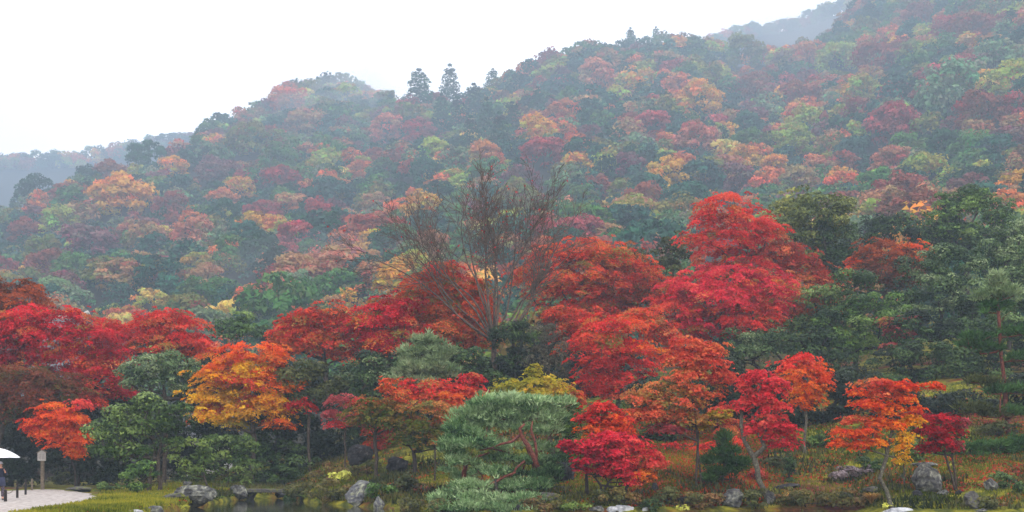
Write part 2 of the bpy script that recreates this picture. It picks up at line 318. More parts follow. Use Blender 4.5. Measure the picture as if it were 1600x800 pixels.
class Skel:
    def __init__(s, pts, rad0):
        s.p = [np.array(q, float) for q in pts]; s.par = [-1] + list(range(len(pts) - 1)); s.fixed = len(pts); s.r0 = rad0; s.leaf = []
    def attach(s, q, jit=0.12, wmain=0.35):
        A = np.array(s.p); d = q - A; L = np.linalg.norm(d, axis=1)
        low = np.clip(A[:, 2] - q[2] + 0.15 * L, 0, None)
        cost = L + 1.6 * low + wmain * np.linalg.norm(A - A[s.fixed - 1], axis=1) * 0.5
        cost[:max(1, s.fixed // 2)] += 1.2
        i = int(np.argmin(cost)); a = s.p[i]; l = L[i]; k = max(1, int(l / 0.55)); last = i
        off = rng.normal(0, jit * l, 3) * (1, 1, .5); off[2] += 0.06 * l
        for j in range(1, k + 1):
            t = j / k; q2 = a + (q - a) * t + off * math.sin(math.pi * t)
            s.p.append(q2); s.par.append(last); last = len(s.p) - 1
        s.leaf.append(last)
    def mesh(s, mb_sides=5, rmin=0.012):
        n = len(s.p); cnt = np.zeros(n)
        for l in s.leaf: cnt[l] += 1
        for i in range(n - 1, 0, -1): cnt[s.par[i]] += cnt[i]
        tot = max(cnt[0], 1); r = s.r0 * np.maximum(cnt / tot, 0) ** 0.55; r = np.maximum(r, rmin)
        for i in range(s.fixed): r[i] = max(r[i], s.r0 * (1 - 0.35 * i / max(1, s.fixed - 1)))
        r[0] *= 1.35
        V = []; Fc = []; m = mb_sides
        ang = np.arange(m) * 2 * math.pi / m; cs, sn = np.cos(ang), np.sin(ang)
        P0 = np.array([s.p[s.par[i]] for i in range(1, n)]); P1 = np.array(s.p[1:])
        R0 = np.array([min(r[s.par[i]], r[i] * 1.35) for i in range(1, n)]); R1 = r[1:]
        d = unit(P1 - P0 + 1e-6); u = unit(np.cross(d, np.array([0.31, 0.9, 0.17]))); w = np.cross(d, u)
        ring = u[:, None, :] * cs[None, :, None] + w[:, None, :] * sn[None, :, None]
        A = P0[:, None] - d[:, None] * (R0 * .3)[:, None, None] + ring * R0[:, None, None]; B = P1[:, None] + ring * R1[:, None, None]
        V = np.concatenate([A, B], 1).reshape(-1, 3); base = (np.arange(n - 1) * 2 * m)[:, None]
        k = np.arange(m); k2 = (k + 1) % m
        q = np.stack([k, k2, m + k2, m + k], 1)
        return V, (base[:, :, None] + q[None]).reshape(-1, 4)

NL = [0]
def pads_leaves(cen, rad, style, pal_of, leaf, per, seed_dir, grad, zc, zr):
    """cen (n,3) pad centres, rad (n,), seed_dir (n,3) outward direction of each pad in the crown"""
    Vs = []; Cs = []
    for j in range(len(cen)):
        rp = rad[j]; n = max(8, int(per * rp * rp * rng.uniform(.7, 1.3))); pal = pal_of[j]; o = seed_dir[j]
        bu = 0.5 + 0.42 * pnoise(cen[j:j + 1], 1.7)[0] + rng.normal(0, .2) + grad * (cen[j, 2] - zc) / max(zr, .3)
        if style == 'maple':
            a = rng.uniform(0, 6.283, n); rr = np.sqrt(rng.uniform(0, 1, n)) * rp * (1 + .28 * np.sin(a * 3 + j) + .18 * np.sin(a * 7 + 2 * j))
            pn = unit(np.array([o[0] * .45, o[1] * .45, 1.0])); e1 = unit(np.cross(pn, [0, 1, .01])); e2 = np.cross(pn, e1)
            zz = rng.normal(0, .09 * rp, n) - 0.3 * rr * rr / rp
            c = cen[j] + e1 * (rr * np.cos(a))[:, None] + e2 * (rr * np.sin(a))[:, None] + pn * zz[:, None]
            nr = pn + rng.normal(0, .42, (n, 3)) + np.array([o[0], o[1], 0]) * .35
            L = leaf * rng.uniform(.7, 1.3, n); v, cc = tris(c, nr, L, L * rng.uniform(.7, 1.0, n), np.zeros((n, 3)))
        elif style in ('broad', 'shrub'):
            q = unit(rng.normal(size=(n, 3))); q[:, 2] = np.abs(q[:, 2]) * np.where(rng.uniform(size=n) < .8, 1, -1)
            rr = rp * (0.72 + .34 * rng.uniform(0, 1, n) ** .5) * (1 + .12 * np.sin(q[:, 0] * 7 + j) * np.sin(q[:, 2] * 9))
            c = cen[j] + q * rr[:, None] * np.array([1, 1, .62]); nr = q + rng.normal(0, .5, (n, 3)) + np.array([0, 0, .5])
            L = leaf * rng.uniform(.7, 1.35, n); v, cc = tris(c, nr, L, L * rng.uniform(.5, .75, n), np.zeros((n, 3)))
        elif style == 'pine':
            a = rng.uniform(0, 6.283, n); rr = np.sqrt(rng.uniform(0, 1, n)) * rp
            c = cen[j] + np.stack([rr * np.cos(a), rr * np.sin(a), 0.42 * rp * np.sqrt(np.maximum(0, 1 - (rr / rp) ** 2)) + rng.normal(0, .05, n)], 1)
            dr = unit(np.stack([np.cos(a) * rr / rp * .9, np.sin(a) * rr / rp * .9, np.full(n, .75)], 1) + rng.normal(0, .42, (n, 3)))
            L = leaf * rng.uniform(.7, 1.3, n)[:, None]; w = unit(np.cross(dr, rng.normal(size=(n, 3)))) * leaf * .13
            v = np.stack([c + dr * L, c + w, c - w], 1).reshape(-1, 3); cc = None
        u = bu + rng.normal(0, .12, n); col = palcol(pal, u) * rng.uniform(.75, 1.25, (n, 1)) * rng.uniform(.82, 1.2); cc = np.repeat(col, 3, 0)
        Vs.append(v); Cs.append(cc)
    V = np.concatenate(Vs); C = np.clip(np.concatenate(Cs), 0, 0.9); NL[0] += len(V) // 3
    return V, C

def tree(name, cat, label, D, base, blobs, pal, style='maple', r=0.12, bark='bark', leaf=None, pad=None, dens=1.0, per=1.0, grad=0.0, via=None, group=None, crown='crown', depth=0.8, stems=None, nbranch=None):
    """base: px of the trunk foot. blobs: (px, py, rx, ry[, palette[, dD]]) of the crown at distance D. via: trunk bends (px, py)."""
    if isinstance(base, tuple): D = hit(base[0], base[1]); base = base[0]
    k = D / F; b0 = gpt(base, D); root = empty(name, b0, label, cat, group)
    leaf = leaf or {'maple': .17, 'broad': .17, 'shrub': .13, 'pine': .26}[style]
    if style == 'maple':
        leaf *= .8
        if D > 74: dens *= .88
    if style == 'broad': dens *= 1.2
    per0 = {'maple': 2.8 / (leaf * leaf * .42), 'broad': 3.0 * 3.1 / (leaf * leaf * .31) * .5, 'shrub': 3.0 * 3.1 / (leaf * leaf * .31) * .5, 'pine': 460}[style] * per
    cen = []; rad = []; pals = []; outs = []; ztop, zbot = -1e9, 1e9
    for bl in blobs:
        cx, cy, rx, ry = bl[:4]; pl = PAL[bl[4] if len(bl) > 4 and bl[4] else pal]; dd = bl[5] if len(bl) > 5 else 0
        if style == 'maple' and D > 74: rx *= 1.12; ry *= 1.12
        c = P(cx, cy, D + dd); a = rx * k; cc = ry * k; bdep = max(a * depth, cc)
        rp = pad or {'maple': .75, 'broad': .6, 'shrub': .34, 'pine': .62}[style]
        rp = min(rp, max(.22, a * .5), max(.22, cc * 1.1))
        th = {'maple': .34, 'broad': 1.0, 'shrub': 1.0, 'pine': .42}[style]
        n = int(max(3, dens * (3.1 if style == 'maple' else 2.8) * math.pi * a * cc / (math.pi * rp * rp * th) * (1.0 + bdep / max(a, .1)) * .5))
        q = unit(rng.normal(size=(n, 3))); q[:, 1] *= np.where((q[:, 1] > 0) & (rng.uniform(size=n) < .45), -1, 1)
        rr = rng.uniform(.25, 1, n) ** .45
        inset = np.array([max(a * 1.06 - rp * .5, a * .4), max(bdep - rp * .5, bdep * .4), max(cc * 1.08 - rp * (.14 if style == 'maple' else .4), cc * .45)])
        pos = c + q * rr[:, None] * inset
        cen.append(pos); outs.append(q); rad.append(rp * rng.uniform(.5, 1.25, n))
        if style == 'maple' and D > 74 and pl not in (PAL['rust'], PAL['olivered']):
            pals += [PAL['orgreen'] if v < .13 else PAL['salmon'] if v < .24 else pl for v in rng.uniform(size=n)]
        else: pals += [pl] * n
        ns = int(n * (.8 if style == 'maple' else .35))
        q2 = unit(rng.normal(size=(ns, 3)) * [1, .6, .8]); q2[:, 1] = -np.abs(q2[:, 1]) * np.where(rng.uniform(size=ns) < .7, 1, -1)
        ps = c + q2 * rng.uniform(.88, 1.25, ns)[:, None] * [a, bdep, cc * 1.05]
        cen.append(ps); outs.append(q2); rad.append(rp * rng.uniform(.22, .6, ns)); pals += [pl] * ns
        ztop = max(ztop, c[2] + cc); zbot = min(zbot, c[2] - cc)
    cen = np.concatenate(cen); rad = np.concatenate(rad); outs = np.concatenate(outs)
    V, C = pads_leaves(cen, rad, style, pals, leaf, per0, outs, grad, (ztop + zbot) / 2, (ztop - zbot) / 2)
    m = {'maple': 'leaf', 'broad': 'glossy', 'shrub': 'glossy', 'pine': 'needle'}[style]
    # trunk and limbs
    starts = [(base, via)] if not stems else stems
    TV = []; TF = []; off = 0
    centro = cen.mean(0)
    order = np.argsort(np.linalg.norm(cen - b0, axis=1))
    owner = rng.integers(0, len(starts), len(cen))
    for si, (bpx, vv) in enumerate(starts):
        q0 = gpt(bpx, D) - np.array([0, 0, .12]); pts = [q0]
        if vv:
            prev = q0
            for (vx, vy) in vv:
                e = P(vx, vy, D); L = np.linalg.norm(e - prev); kk = max(1, int(L / .5))
                for j in range(1, kk + 1): pts.append(prev + (e - prev) * j / kk + rng.normal(0, .02, 3))
                prev = e
        else:
            tgt = np.array([(b0[0] * .45 + centro[0] * .55), D, max(zbot + .25 * (ztop - zbot), b0[2] + .3)])
            kk = max(3, int(np.linalg.norm(tgt - q0) / .5)); wv = rng.normal(0, .06, 3) * np.linalg.norm(tgt - q0)
            pts += [q0 + (tgt - q0) * (j / kk) + wv * math.sin(math.pi * j / kk) for j in range(1, kk + 1)]
        sk = Skel(pts, r)
        sel = [i for i in order if owner[i] == si] if len(starts) > 1 else list(order)
        if len(sel) > 170: sel = [sel[i] for i in sorted(rng.choice(len(sel), 170, replace=False))]
        for i in sel: sk.attach(cen[i] - np.array([0, 0, .05]))
        v, f = sk.mesh(6 if r > .1 else 5); TV.append(v); TF.append(f + off); off += len(v)
    me = mesh_np('trunk', np.concatenate(TV) - b0, np.concatenate(TF), M[bark], smooth=True); obj('trunk', me, root)
    me = mesh_np(crown, V - b0, np.arange(len(V)).reshape(-1, 3), M[m], C); obj(crown, me, root)
    return root
def shrub(name, label, px, py, rx, ry, pal, D=None, leaf=.12, per=1.0, style='shrub', cat='shrub', group=None, pad=None, dens=1.0):
    """low domed shrub standing on the ground; single mesh: stems + leaves, parented under an empty"""
    D = D if D and py < 740 else hit(px, min(py + ry * .75, 796)) - .15; k = D / F
    return tree(name, cat, label, D, px, [(px, py, rx, ry)], pal, style, r=.035, bark='bark_dark', leaf=leaf, per=per, group=group, crown='foliage', pad=pad, dens=dens)

# ================================================================== OBJECTS
# ---- back row of the garden
tree('evergreen_tree', 'tree', 'round olive-green tree with yellowish top behind the tall red maple', 112, 1280,
     [(1270, 345, 66, 46, 'bamboo'), (1245, 325, 40, 24, 'bamboo'), (1300, 325, 36, 22, 'bamboo'), (1300, 385, 44, 56, 'dkgreen'), (1250, 380, 44, 44, 'bamboo'), (1290, 420, 40, 30, 'dkgreen')], 'olive', 'broad', .25, leaf=.24, pad=.9)
tree('evergreen_tree', 'tree', 'round dark green tree standing above the evergreens at far right, against the hill', 116, 1512,
     [(1510, 345, 66, 48, 'midgreen'), (1515, 312, 40, 22, 'green'), (1475, 355, 32, 28), (1550, 355, 32, 28), (1505, 380, 60, 26)], 'dkgreen', 'broad', .25, leaf=.24, pad=.9)
tree('evergreen_tree', 'tree', 'hazy grey-green tree between the two round evergreens on the skyline', 124, 1390,
     [(1370, 362, 26, 30), (1405, 358, 34, 30), (1440, 370, 26, 26)], 'dkgreen', 'broad', .22, leaf=.24, pad=.85)
tree('maple_tree', 'tree', 'rust-orange maple low between the two round evergreens at right', 108, 1390,
     [(1380, 395, 46, 18, 'rust'), (1425, 392, 34, 14, 'orange'), (1370, 425, 46, 24, 'olivered'), (1425, 425, 40, 22, 'olivered'), (1340, 415, 20, 16, 'orangered')], 'rust', r=.18, leaf=.2)
tree('maple_tree', 'tree', 'tallest bright red maple, its open top rising against the misty hill', 100, 1140,
     [(1130, 322, 44, 20), (1100, 345, 26, 14), (1170, 348, 44, 22), (1197, 362, 32, 20), (1135, 378, 58, 18), (1085, 378, 28, 12), (1215, 392, 50, 16, 'dullred'), (1250, 420, 44, 20, 'dullred'), (1280, 450, 34, 22, 'dullred'), (1120, 402, 50, 16), (1180, 412, 54, 18)], 'scarlet', r=.22, leaf=.2, dens=.95)
tree('maple_tree', 'tree', 'wide crimson maple below the tallest red maple', 92, 1120,
     [(1085, 448, 52, 26), (1140, 438, 58, 22), (1192, 446, 44, 24), (1120, 470, 70, 24), (1060, 478, 44, 24, 'scarlet'), (1150, 500, 60, 26, 'scarlet'), (1090, 505, 50, 22), (1190, 478, 34, 20)], 'pinkred', r=.2, leaf=.19)
tree('maple_tree', 'tree', 'faded orange and green maple right of the wide crimson maple', 96, 1235,
     [(1225, 452, 44, 26), (1265, 472, 46, 30), (1215, 490, 42, 26), (1290, 495, 30, 20)], 'salmon', r=.14, leaf=.18, dens=.75)
tree('maple_tree', 'tree', 'broad brick-red maple immediately right of the bare tree', 98, 905,
     [(865, 400, 46, 20), (920, 388, 52, 16), (960, 402, 48, 20), (1000, 425, 36, 16), (850, 435, 50, 26), (905, 430, 66, 30), (955, 450, 60, 34), (900, 470, 64, 30), (1010, 455, 36, 26), (960, 485, 60, 22)], 'brick', r=.24, leaf=.19, grad=.2)
tree('maple_tree', 'tree', 'orange-red maple mottled with olive green, left of the bare tree trunk', 88, 705,
     [(690, 424, 36, 13, 'scarlet'), (665, 445, 44, 18), (715, 450, 46, 20), (650, 475, 48, 22), (700, 485, 56, 26), (740, 480, 40, 26), (690, 515, 64, 26), (745, 520, 34, 22), (640, 505, 40, 20)], 'orgreen', r=.2, leaf=.18)
tree('maple_tree', 'tree', 'crimson maple between the orange-red ones, left of centre', 86, 612,
     [(600, 485, 40, 20), (625, 470, 30, 14), (585, 508, 44, 24), (620, 512, 42, 30), (600, 535, 48, 18)], 'crimson', r=.18, leaf=.18)
tree('maple_tree', 'tree', 'brick-orange maple behind the yellow-orange one, right of the green bamboo', 87, 515,
     [(480, 498, 34, 18), (520, 492, 40, 16), (545, 510, 42, 22), (480, 525, 46, 22), (530, 540, 58, 20), (455, 510, 26, 14, 'scarlet'), (440, 535, 30, 18)], 'brick', r=.18, leaf=.18)
tree('maple_tree', 'tree', 'brick-red maple above the dark evergreens, left of the yellow-orange maple', 92, 262,
     [(262, 498, 40, 14), (225, 515, 50, 20), (285, 515, 42, 20), (250, 538, 66, 20, 'brick'), (310, 540, 34, 18), (180, 515, 36, 18)], 'scarlet', r=.2, leaf=.18)
tree('maple_tree', 'tree', 'rust-brown maple at the upper left edge, above the crimson one', 96, 20,
     [(20, 460, 44, 20), (45, 448, 20, 12), (-15, 465, 40, 26), (65, 475, 24, 10)], 'rust', r=.18, leaf=.19)
tree('maple_tree', 'tree', 'huge crimson maple filling the left edge with spreading dark branches', 85, 15,
     [(40, 500, 56, 20), (100, 498, 50, 18), (10, 530, 40, 30), (70, 530, 62, 28), (135, 530, 52, 24), (-40, 520, 50, 36), (110, 560, 66, 22), (30, 565, 50, 16), (165, 570, 42, 22), (150, 595, 50, 20), (190, 612, 24, 10), (175, 550, 30, 20)], 'crimson', r=.2, leaf=.17, bark='bark_dark')
tree('bamboo_clump', 'bamboo', 'small bright green bamboo clump poking above the red maples at left', 118, 372,
     [(350, 515, 30, 18), (382, 500, 18, 22), (365, 520, 40, 14)], 'midgreen', 'broad', .06, leaf=.26, pad=.6)
tree('bamboo_clump', 'bamboo', 'low green bamboo on the right of the taller bamboo clump', 117, 412,
     [(412, 520, 18, 14), (425, 528, 14, 10)], 'green', 'broad', .05, leaf=.26, pad=.5)
tree('evergreen_tree', 'tree', 'grey-green tree behind the brick-red maple, right of the bare tree', 106, 1030,
     [(985, 400, 28, 20), (1045, 395, 34, 26), (1030, 425, 50, 24)], 'olive', 'broad', .16, leaf=.24, pad=.7, dens=.8)
# ---- left and middle
tree('maple_tree', 'tree', 'dull olive and red-brown maple in shade under the huge crimson maple', 79, -30,
     [(25, 590, 52, 18), (75, 592, 46, 18), (-15, 600, 46, 26), (50, 615, 62, 20), (100, 605, 40, 18), (10, 640, 46, 20), (60, 640, 34, 14), (140, 620, 26, 12, 'dullred')], 'olivered', r=.16, leaf=.16)
tree('maple_tree', 'tree', 'small glowing orange maple beside the wooden sign post', 73, 117,
     [(85, 640, 34, 14), (60, 660, 26, 12), (105, 655, 36, 14), (75, 672, 34, 12), (118, 680, 26, 14), (98, 690, 32, 10), (118, 703, 17, 12), (125, 632, 24, 9, 'pinkred')], 'orangered', r=.05, leaf=.15, via=[(117, 735), (108, 712), (110, 690)], bark='bark_dark', per=1.2)
tree('evergreen_tree', 'tree', 'dark glossy evergreen between the crimson and the yellow-orange maples', 82, 255,
     [(255, 565, 60, 16), (230, 580, 46, 18), (285, 588, 44, 18), (250, 602, 56, 18)], 'glossy', 'broad', .16, pad=.6)
tree('evergreen_tree', 'tree', 'rounded mid-green tree with two stems on the mossy lawn at left', 68, (235, 769),
     [(232, 625, 36, 16), (200, 645, 42, 20), (255, 640, 38, 22), (180, 672, 40, 22), (225, 668, 50, 24), (268, 668, 34, 20), (165, 700, 30, 18), (205, 700, 36, 18), (270, 692, 26, 12)], 'green', 'broad', .12, stems=[(232, [(236, 735), (243, 700), (235, 672)]), (250, [(249, 740), (246, 715), (252, 690)])], per=.9)
tree('evergreen_tree', 'tree', 'short leafy green tree in front of the two-stemmed one on the lawn', 64, (215, 772),
     [(215, 725, 22, 9), (228, 735, 20, 8), (205, 742, 22, 10), (220, 757, 20, 10), (240, 740, 12, 6)], 'midgreen', 'broad', .05, leaf=.13, pad=.35)
tree('maple_tree', 'tree', 'brilliant yellow and orange maple, the brightest crown at left', 67, (392, 757),
     [(395, 547, 46, 12, 'orangered'), (432, 556, 30, 12, 'orangered'), (350, 560, 36, 13, 'orange'), (392, 572, 44, 16), (335, 588, 42, 13), (372, 598, 46, 15, 'yelgold'), (425, 592, 34, 15, 'orange'), (318, 615, 34, 12), (350, 628, 38, 14, 'yelgold'), (405, 618, 44, 14), (330, 645, 34, 12), (385, 640, 44, 14, 'yelgold'), (437, 640, 26, 12), (432, 660, 28, 8, 'orange'), (362, 660, 26, 11, 'yelgreen'), (470, 630, 24, 11, 'scarlet'), (455, 607, 16, 6, 'orangered'), (472, 598, 10, 6, 'orangered')], 'yellow', r=.17, via=[(393, 740), (398, 690), (392, 650)], per=1.25, leaf=.16)
tree('evergreen_tree', 'tree', 'bright broad-leaved sapling leaning over the lawn under the yellow maple', 66, (330, 764),
     [(305, 698, 34, 13), (285, 718, 24, 13), (330, 712, 30, 12), (300, 735, 22, 8)], 'brightgreen', 'broad', .06, leaf=.2, pad=.42)
tree('evergreen_tree', 'tree', 'dark bushy evergreen around the trunk foot of the yellow maple', 69.5, (355, 760),
     [(345, 690, 34, 15), (375, 700, 36, 18), (350, 722, 40, 16), (385, 732, 26, 16), (325, 742, 34, 12), (375, 750, 20, 9)], 'green', 'broad', .08, leaf=.16, pad=.45)
for i, (px, D, bl, pal, lab) in enumerate([
    (20, 84, [(10, 680, 60, 34), (0, 730, 60, 26), (60, 700, 36, 30), (50, 735, 40, 22)], 'duskgreen', 'black-green thicket behind the person with the umbrella'),
    (120, 80, [(125, 730, 44, 16), (100, 705, 30, 30), (150, 700, 34, 34)], 'duskgreen', 'dark hedge bush behind the wooden sign post'),
    (200, 86, [(190, 690, 60, 40), (240, 700, 50, 40), (180, 740, 50, 20), (240, 735, 40, 18)], 'duskgreen', 'deep green thicket behind the two-stemmed lawn tree'),
    (310, 84, [(300, 680, 44, 34), (340, 660, 46, 30), (300, 720, 44, 26), (345, 710, 40, 30)], 'duskgreen', 'dark evergreen thicket beneath the left half of the yellow maple'),
    (425, 80, [(420, 690, 46, 34), (400, 730, 46, 24), (450, 720, 40, 30), (440, 660, 46, 24)], 'dkgreen', 'dark evergreen beneath the right half of the yellow maple'),
    (500, 84, [(500, 660, 44, 36), (490, 710, 46, 28), (530, 690, 34, 30), (470, 640, 36, 26)], 'duskgreen', 'shadowy evergreen behind the pale slab rock'),
    (590, 88, [(580, 640, 50, 30), (620, 660, 44, 28), (570, 680, 40, 24), (640, 640, 40, 28)], 'dkgreen', 'dark evergreen behind the green and orange maple'),
    (560, 92, [(560, 600, 60, 30), (500, 610, 50, 26), (620, 605, 50, 26)], 'dkgreen', 'deep green tree behind the glossy evergreen, left of centre'),
    (730, 90, [(720, 600, 50, 30), (680, 570, 50, 24), (780, 590, 50, 30), (760, 640, 60, 30), (700, 650, 40, 24)], 'duskgreen', 'dark green tree mass behind the blue-green pine'),
    (900, 92, [(880, 570, 50, 30), (940, 560, 44, 30), (920, 620, 50, 30), (870, 520, 34, 30)], 'duskgreen', 'dark evergreen behind the red maple, right of the yellow-green one')]):
    tree('evergreen_tree', 'tree', lab, D, px, bl, pal, 'broad', .1, leaf=.2, pad=.7, bark='bark_dark', dens=1.1)
tree('evergreen_tree', 'tree', 'olive evergreen right of the yellow maple, over the dark shade', 79, 485,
     [(480, 575, 40, 16), (460, 588, 34, 18), (505, 590, 34, 20), (478, 612, 40, 18), (530, 600, 24, 18)], 'olive', 'broad', .1)
tree('evergreen_tree', 'tree', 'glossy grey-green evergreen under the crimson maple, left of centre', 78, 592,
     [(590, 565, 46, 14), (560, 578, 30, 14), (622, 578, 28, 16), (590, 592, 50, 20), (560, 610, 30, 16)], 'glossy', 'broad', .12)
tree('pine_tree', 'tree', 'pale soft-needled young pine in front of the orange-red maple', 76, 665,
     [(662, 535, 22, 12), (645, 552, 24, 12), (685, 552, 26, 12), (665, 572, 38, 13), (640, 585, 26, 10), (690, 585, 28, 12), (665, 600, 34, 10)], 'palepine', 'pine', .08, leaf=.34, per=1.1, pad=.5)
tree('evergreen_tree', 'tree', 'small dark camellia right of the pale young pine', 78, 728,
     [(728, 550, 24, 12), (715, 568, 22, 14), (742, 570, 20, 16), (730, 590, 28, 14)], 'dkgreen', 'broad', .08)
tree('evergreen_tree', 'tree', 'dark evergreen at the foot of the bare tree', 84, 805,
     [(810, 508, 28, 12), (790, 525, 28, 18), (822, 530, 24, 20), (800, 555, 34, 22), (780, 580, 26, 18)], 'dkgreen', 'broad', .12)
tree('leafless_shrub', 'shrub', 'grey twiggy half-bare shrub right of the bare tree foot', 80, 855,
     [(850, 520, 26, 16), (868, 545, 26, 22), (845, 560, 30, 22), (880, 575, 20, 20)], 'twig', 'shrub', .07, leaf=.12, per=.35, dens=1.2)
tree('maple_tree', 'tree', 'thin pinkish half-bare maple with a slender pale trunk, left of centre', 69, (540, 742),
     [(535, 625, 28, 10), (570, 630, 34, 11, 'pink'), (520, 645, 20, 9), (550, 655, 30, 9), (525, 662, 18, 7, 'pink'), (590, 640, 18, 9, 'pink')], 'pinkgrey', r=.055, via=[(539, 720), (538, 690), (540, 668)], leaf=.13, dens=.7, bark='bark')
tree('maple_tree', 'tree', 'green maple turning orange on a straight grey trunk, left of centre', 65, (588, 748),
     [(585, 632, 40, 12), (625, 640, 40, 13), (560, 645, 34, 10), (600, 655, 50, 12), (640, 660, 30, 11), (605, 600, 16, 11, 'orgreen'), (620, 618, 24, 12, 'orgreen')], 'greenor', r=.095, via=[(588, 715), (586, 680), (588, 660)], leaf=.15)
tree('maple_tree', 'tree', 'low green maple with orange-tinged top, between the grey-trunked one and pine', 68, (648, 742),
     [(672, 635, 38, 12, 'salmon'), (700, 648, 32, 13, 'greenor'), (655, 668, 44, 13), (690, 672, 30, 12), (635, 685, 30, 10), (668, 692, 32, 10), (720, 655, 20, 12, 'orgreen')], 'greenor', r=.11, via=[(648, 725), (646, 705)], leaf=.15, grad=.25, bark='bark_dark')
tree('maple_tree', 'tree', 'vivid red maple behind the left side of the blue-green pine', 75, 690,
     [(735, 592, 19, 12, 'crimson'), (715, 608, 34, 12), (670, 605, 40, 12), (640, 608, 24, 9, 'crimson'), (700, 622, 44, 12, 'orangered'), (745, 615, 18, 12), (660, 622, 36, 9, 'orangered'), (635, 598, 12, 8)], 'scarlet', r=.1, leaf=.16)
tree('maple_tree', 'tree', 'red maple deep behind the grey-trunked green maple', 78, 598,
     [(590, 665, 24, 14), (602, 685, 24, 14), (582, 695, 16, 10), (575, 650, 24, 12)], 'dullred', r=.06, leaf=.16, dens=.8)
tree('maple_tree', 'tree', 'yellow-green maple rising behind the blue-green pine', 66, 868,
     [(835, 580, 14, 12), (840, 598, 40, 12), (800, 602, 30, 12), (870, 605, 34, 13), (835, 615, 54, 12), (893, 622, 20, 16, 'orgreen'), (880, 640, 32, 18, 'midgreen'), (890, 665, 26, 16, 'midgreen'), (780, 615, 22, 10)], 'yelgreen', r=.12, leaf=.15, per=1.2)
# the cloud-pruned red pine
BIGPINE = tree('pine_tree', 'tree', 'large blue-green cloud-pruned pine with red limbs, centre front', 57.5, 832,
     [(800, 630, 50, 15), (845, 633, 46, 15), (760, 638, 40, 16), (870, 640, 26, 14), (810, 645, 50, 10), (765, 655, 44, 11), (720, 668, 30, 12), (815, 668, 36, 9), (738, 684, 34, 10), (735, 652, 30, 14), (780, 652, 48, 12), (830, 655, 44, 11), (868, 655, 26, 12), (850, 675, 30, 10), (755, 665, 30, 9),
      (725, 680, 30, 13, None, -1), (705, 697, 22, 14, None, -1.4), (745, 698, 34, 11, None, -1.8), (725, 722, 26, 8, None, -1.5), (770, 738, 30, 7, None, -1.5), (790, 700, 38, 9), (720, 712, 18, 8), (850, 700, 22, 9), (780, 718, 30, 8), (835, 722, 30, 9), (862, 735, 20, 8), (700, 738, 14, 5),
      (740, 762, 40, 12, None, -1.5), (795, 762, 40, 11, None, -1), (835, 760, 34, 11, None, -1), (700, 778, 28, 11, None, -1.5), (755, 782, 46, 12, None, -2), (815, 784, 40, 10, None, -2), (850, 745, 24, 10), (720, 795, 44, 10, None, -2.5), (780, 798, 44, 9, None, -2.5), (725, 745, 24, 7), (805, 742, 26, 6), (870, 722, 18, 9)],
     'bluepine', 'pine', .11, bark='bark_pine', via=[(834, 728), (826, 700), (813, 676), (823, 660)], leaf=.24, per=1.3, pad=.42, depth=.75, dens=1.25)
pt = MB(); b0 = gpt(727, 56.8)
pt.tube([b0 - np.array([0, 0, .1]), P(725, 738, 56.8), P(730, 722, 56.8), P(745, 714, 56.9), P(765, 707, 57.2)], [.13, .11, .085, .06, .03], 9)
pt.v = [tuple(np.array(q) - np.array(BIGPINE.location)) for q in pt.v]
o = pt.build('second_stem', M['bark_pine'], BIGPINE, smooth=True)
pt = MB(); b0 = gpt(776, 55.6)
pt.tube([b0 - np.array([0, 0, .2]), P(776, 770, 55.6), P(774, 748, 55.6)], [.085, .08, .07], 8)
pt.v = [tuple(np.array(q) - b0) for q in pt.v]
o = pt.build('support_post', M['bark_dark'], smooth=True, loc=b0); tag(o, 'dark upright prop under the lowest boughs of the cloud-pruned pine', 'post')
def limb(px, D, pts, rad, label, bark='bark_pine'):
    m = MB(); q = [P(a, b, D) for a, b in pts]; b0 = np.array(BIGPINE.location); m.tube([p - b0 for p in q], rad, 8)
    return m.build('limb', M[bark], BIGPINE, smooth=True), label
for DD, pts, rad in ((55.9, [(812, 680), (800, 690), (782, 694), (768, 700), (750, 704)], [.075, .065, .05, .04, .025]),
                     (55.6, [(806, 738), (790, 744), (776, 752), (758, 760), (744, 764)], [.035, .055, .06, .05, .025]),
                     (55.7, [(840, 730), (833, 712), (825, 696), (815, 682), (812, 670), (820, 662)], [.12, .11, .11, .09, .07, .04]),
                     (55.9, [(838, 722), (838, 705), (836, 690), (830, 672), (832, 658)], [.07, .07, .06, .05, .03]),
                     (55.9, [(820, 720), (808, 730), (800, 742), (788, 746)], [.05, .05, .04, .03])): limb(0, DD, pts, rad, '')
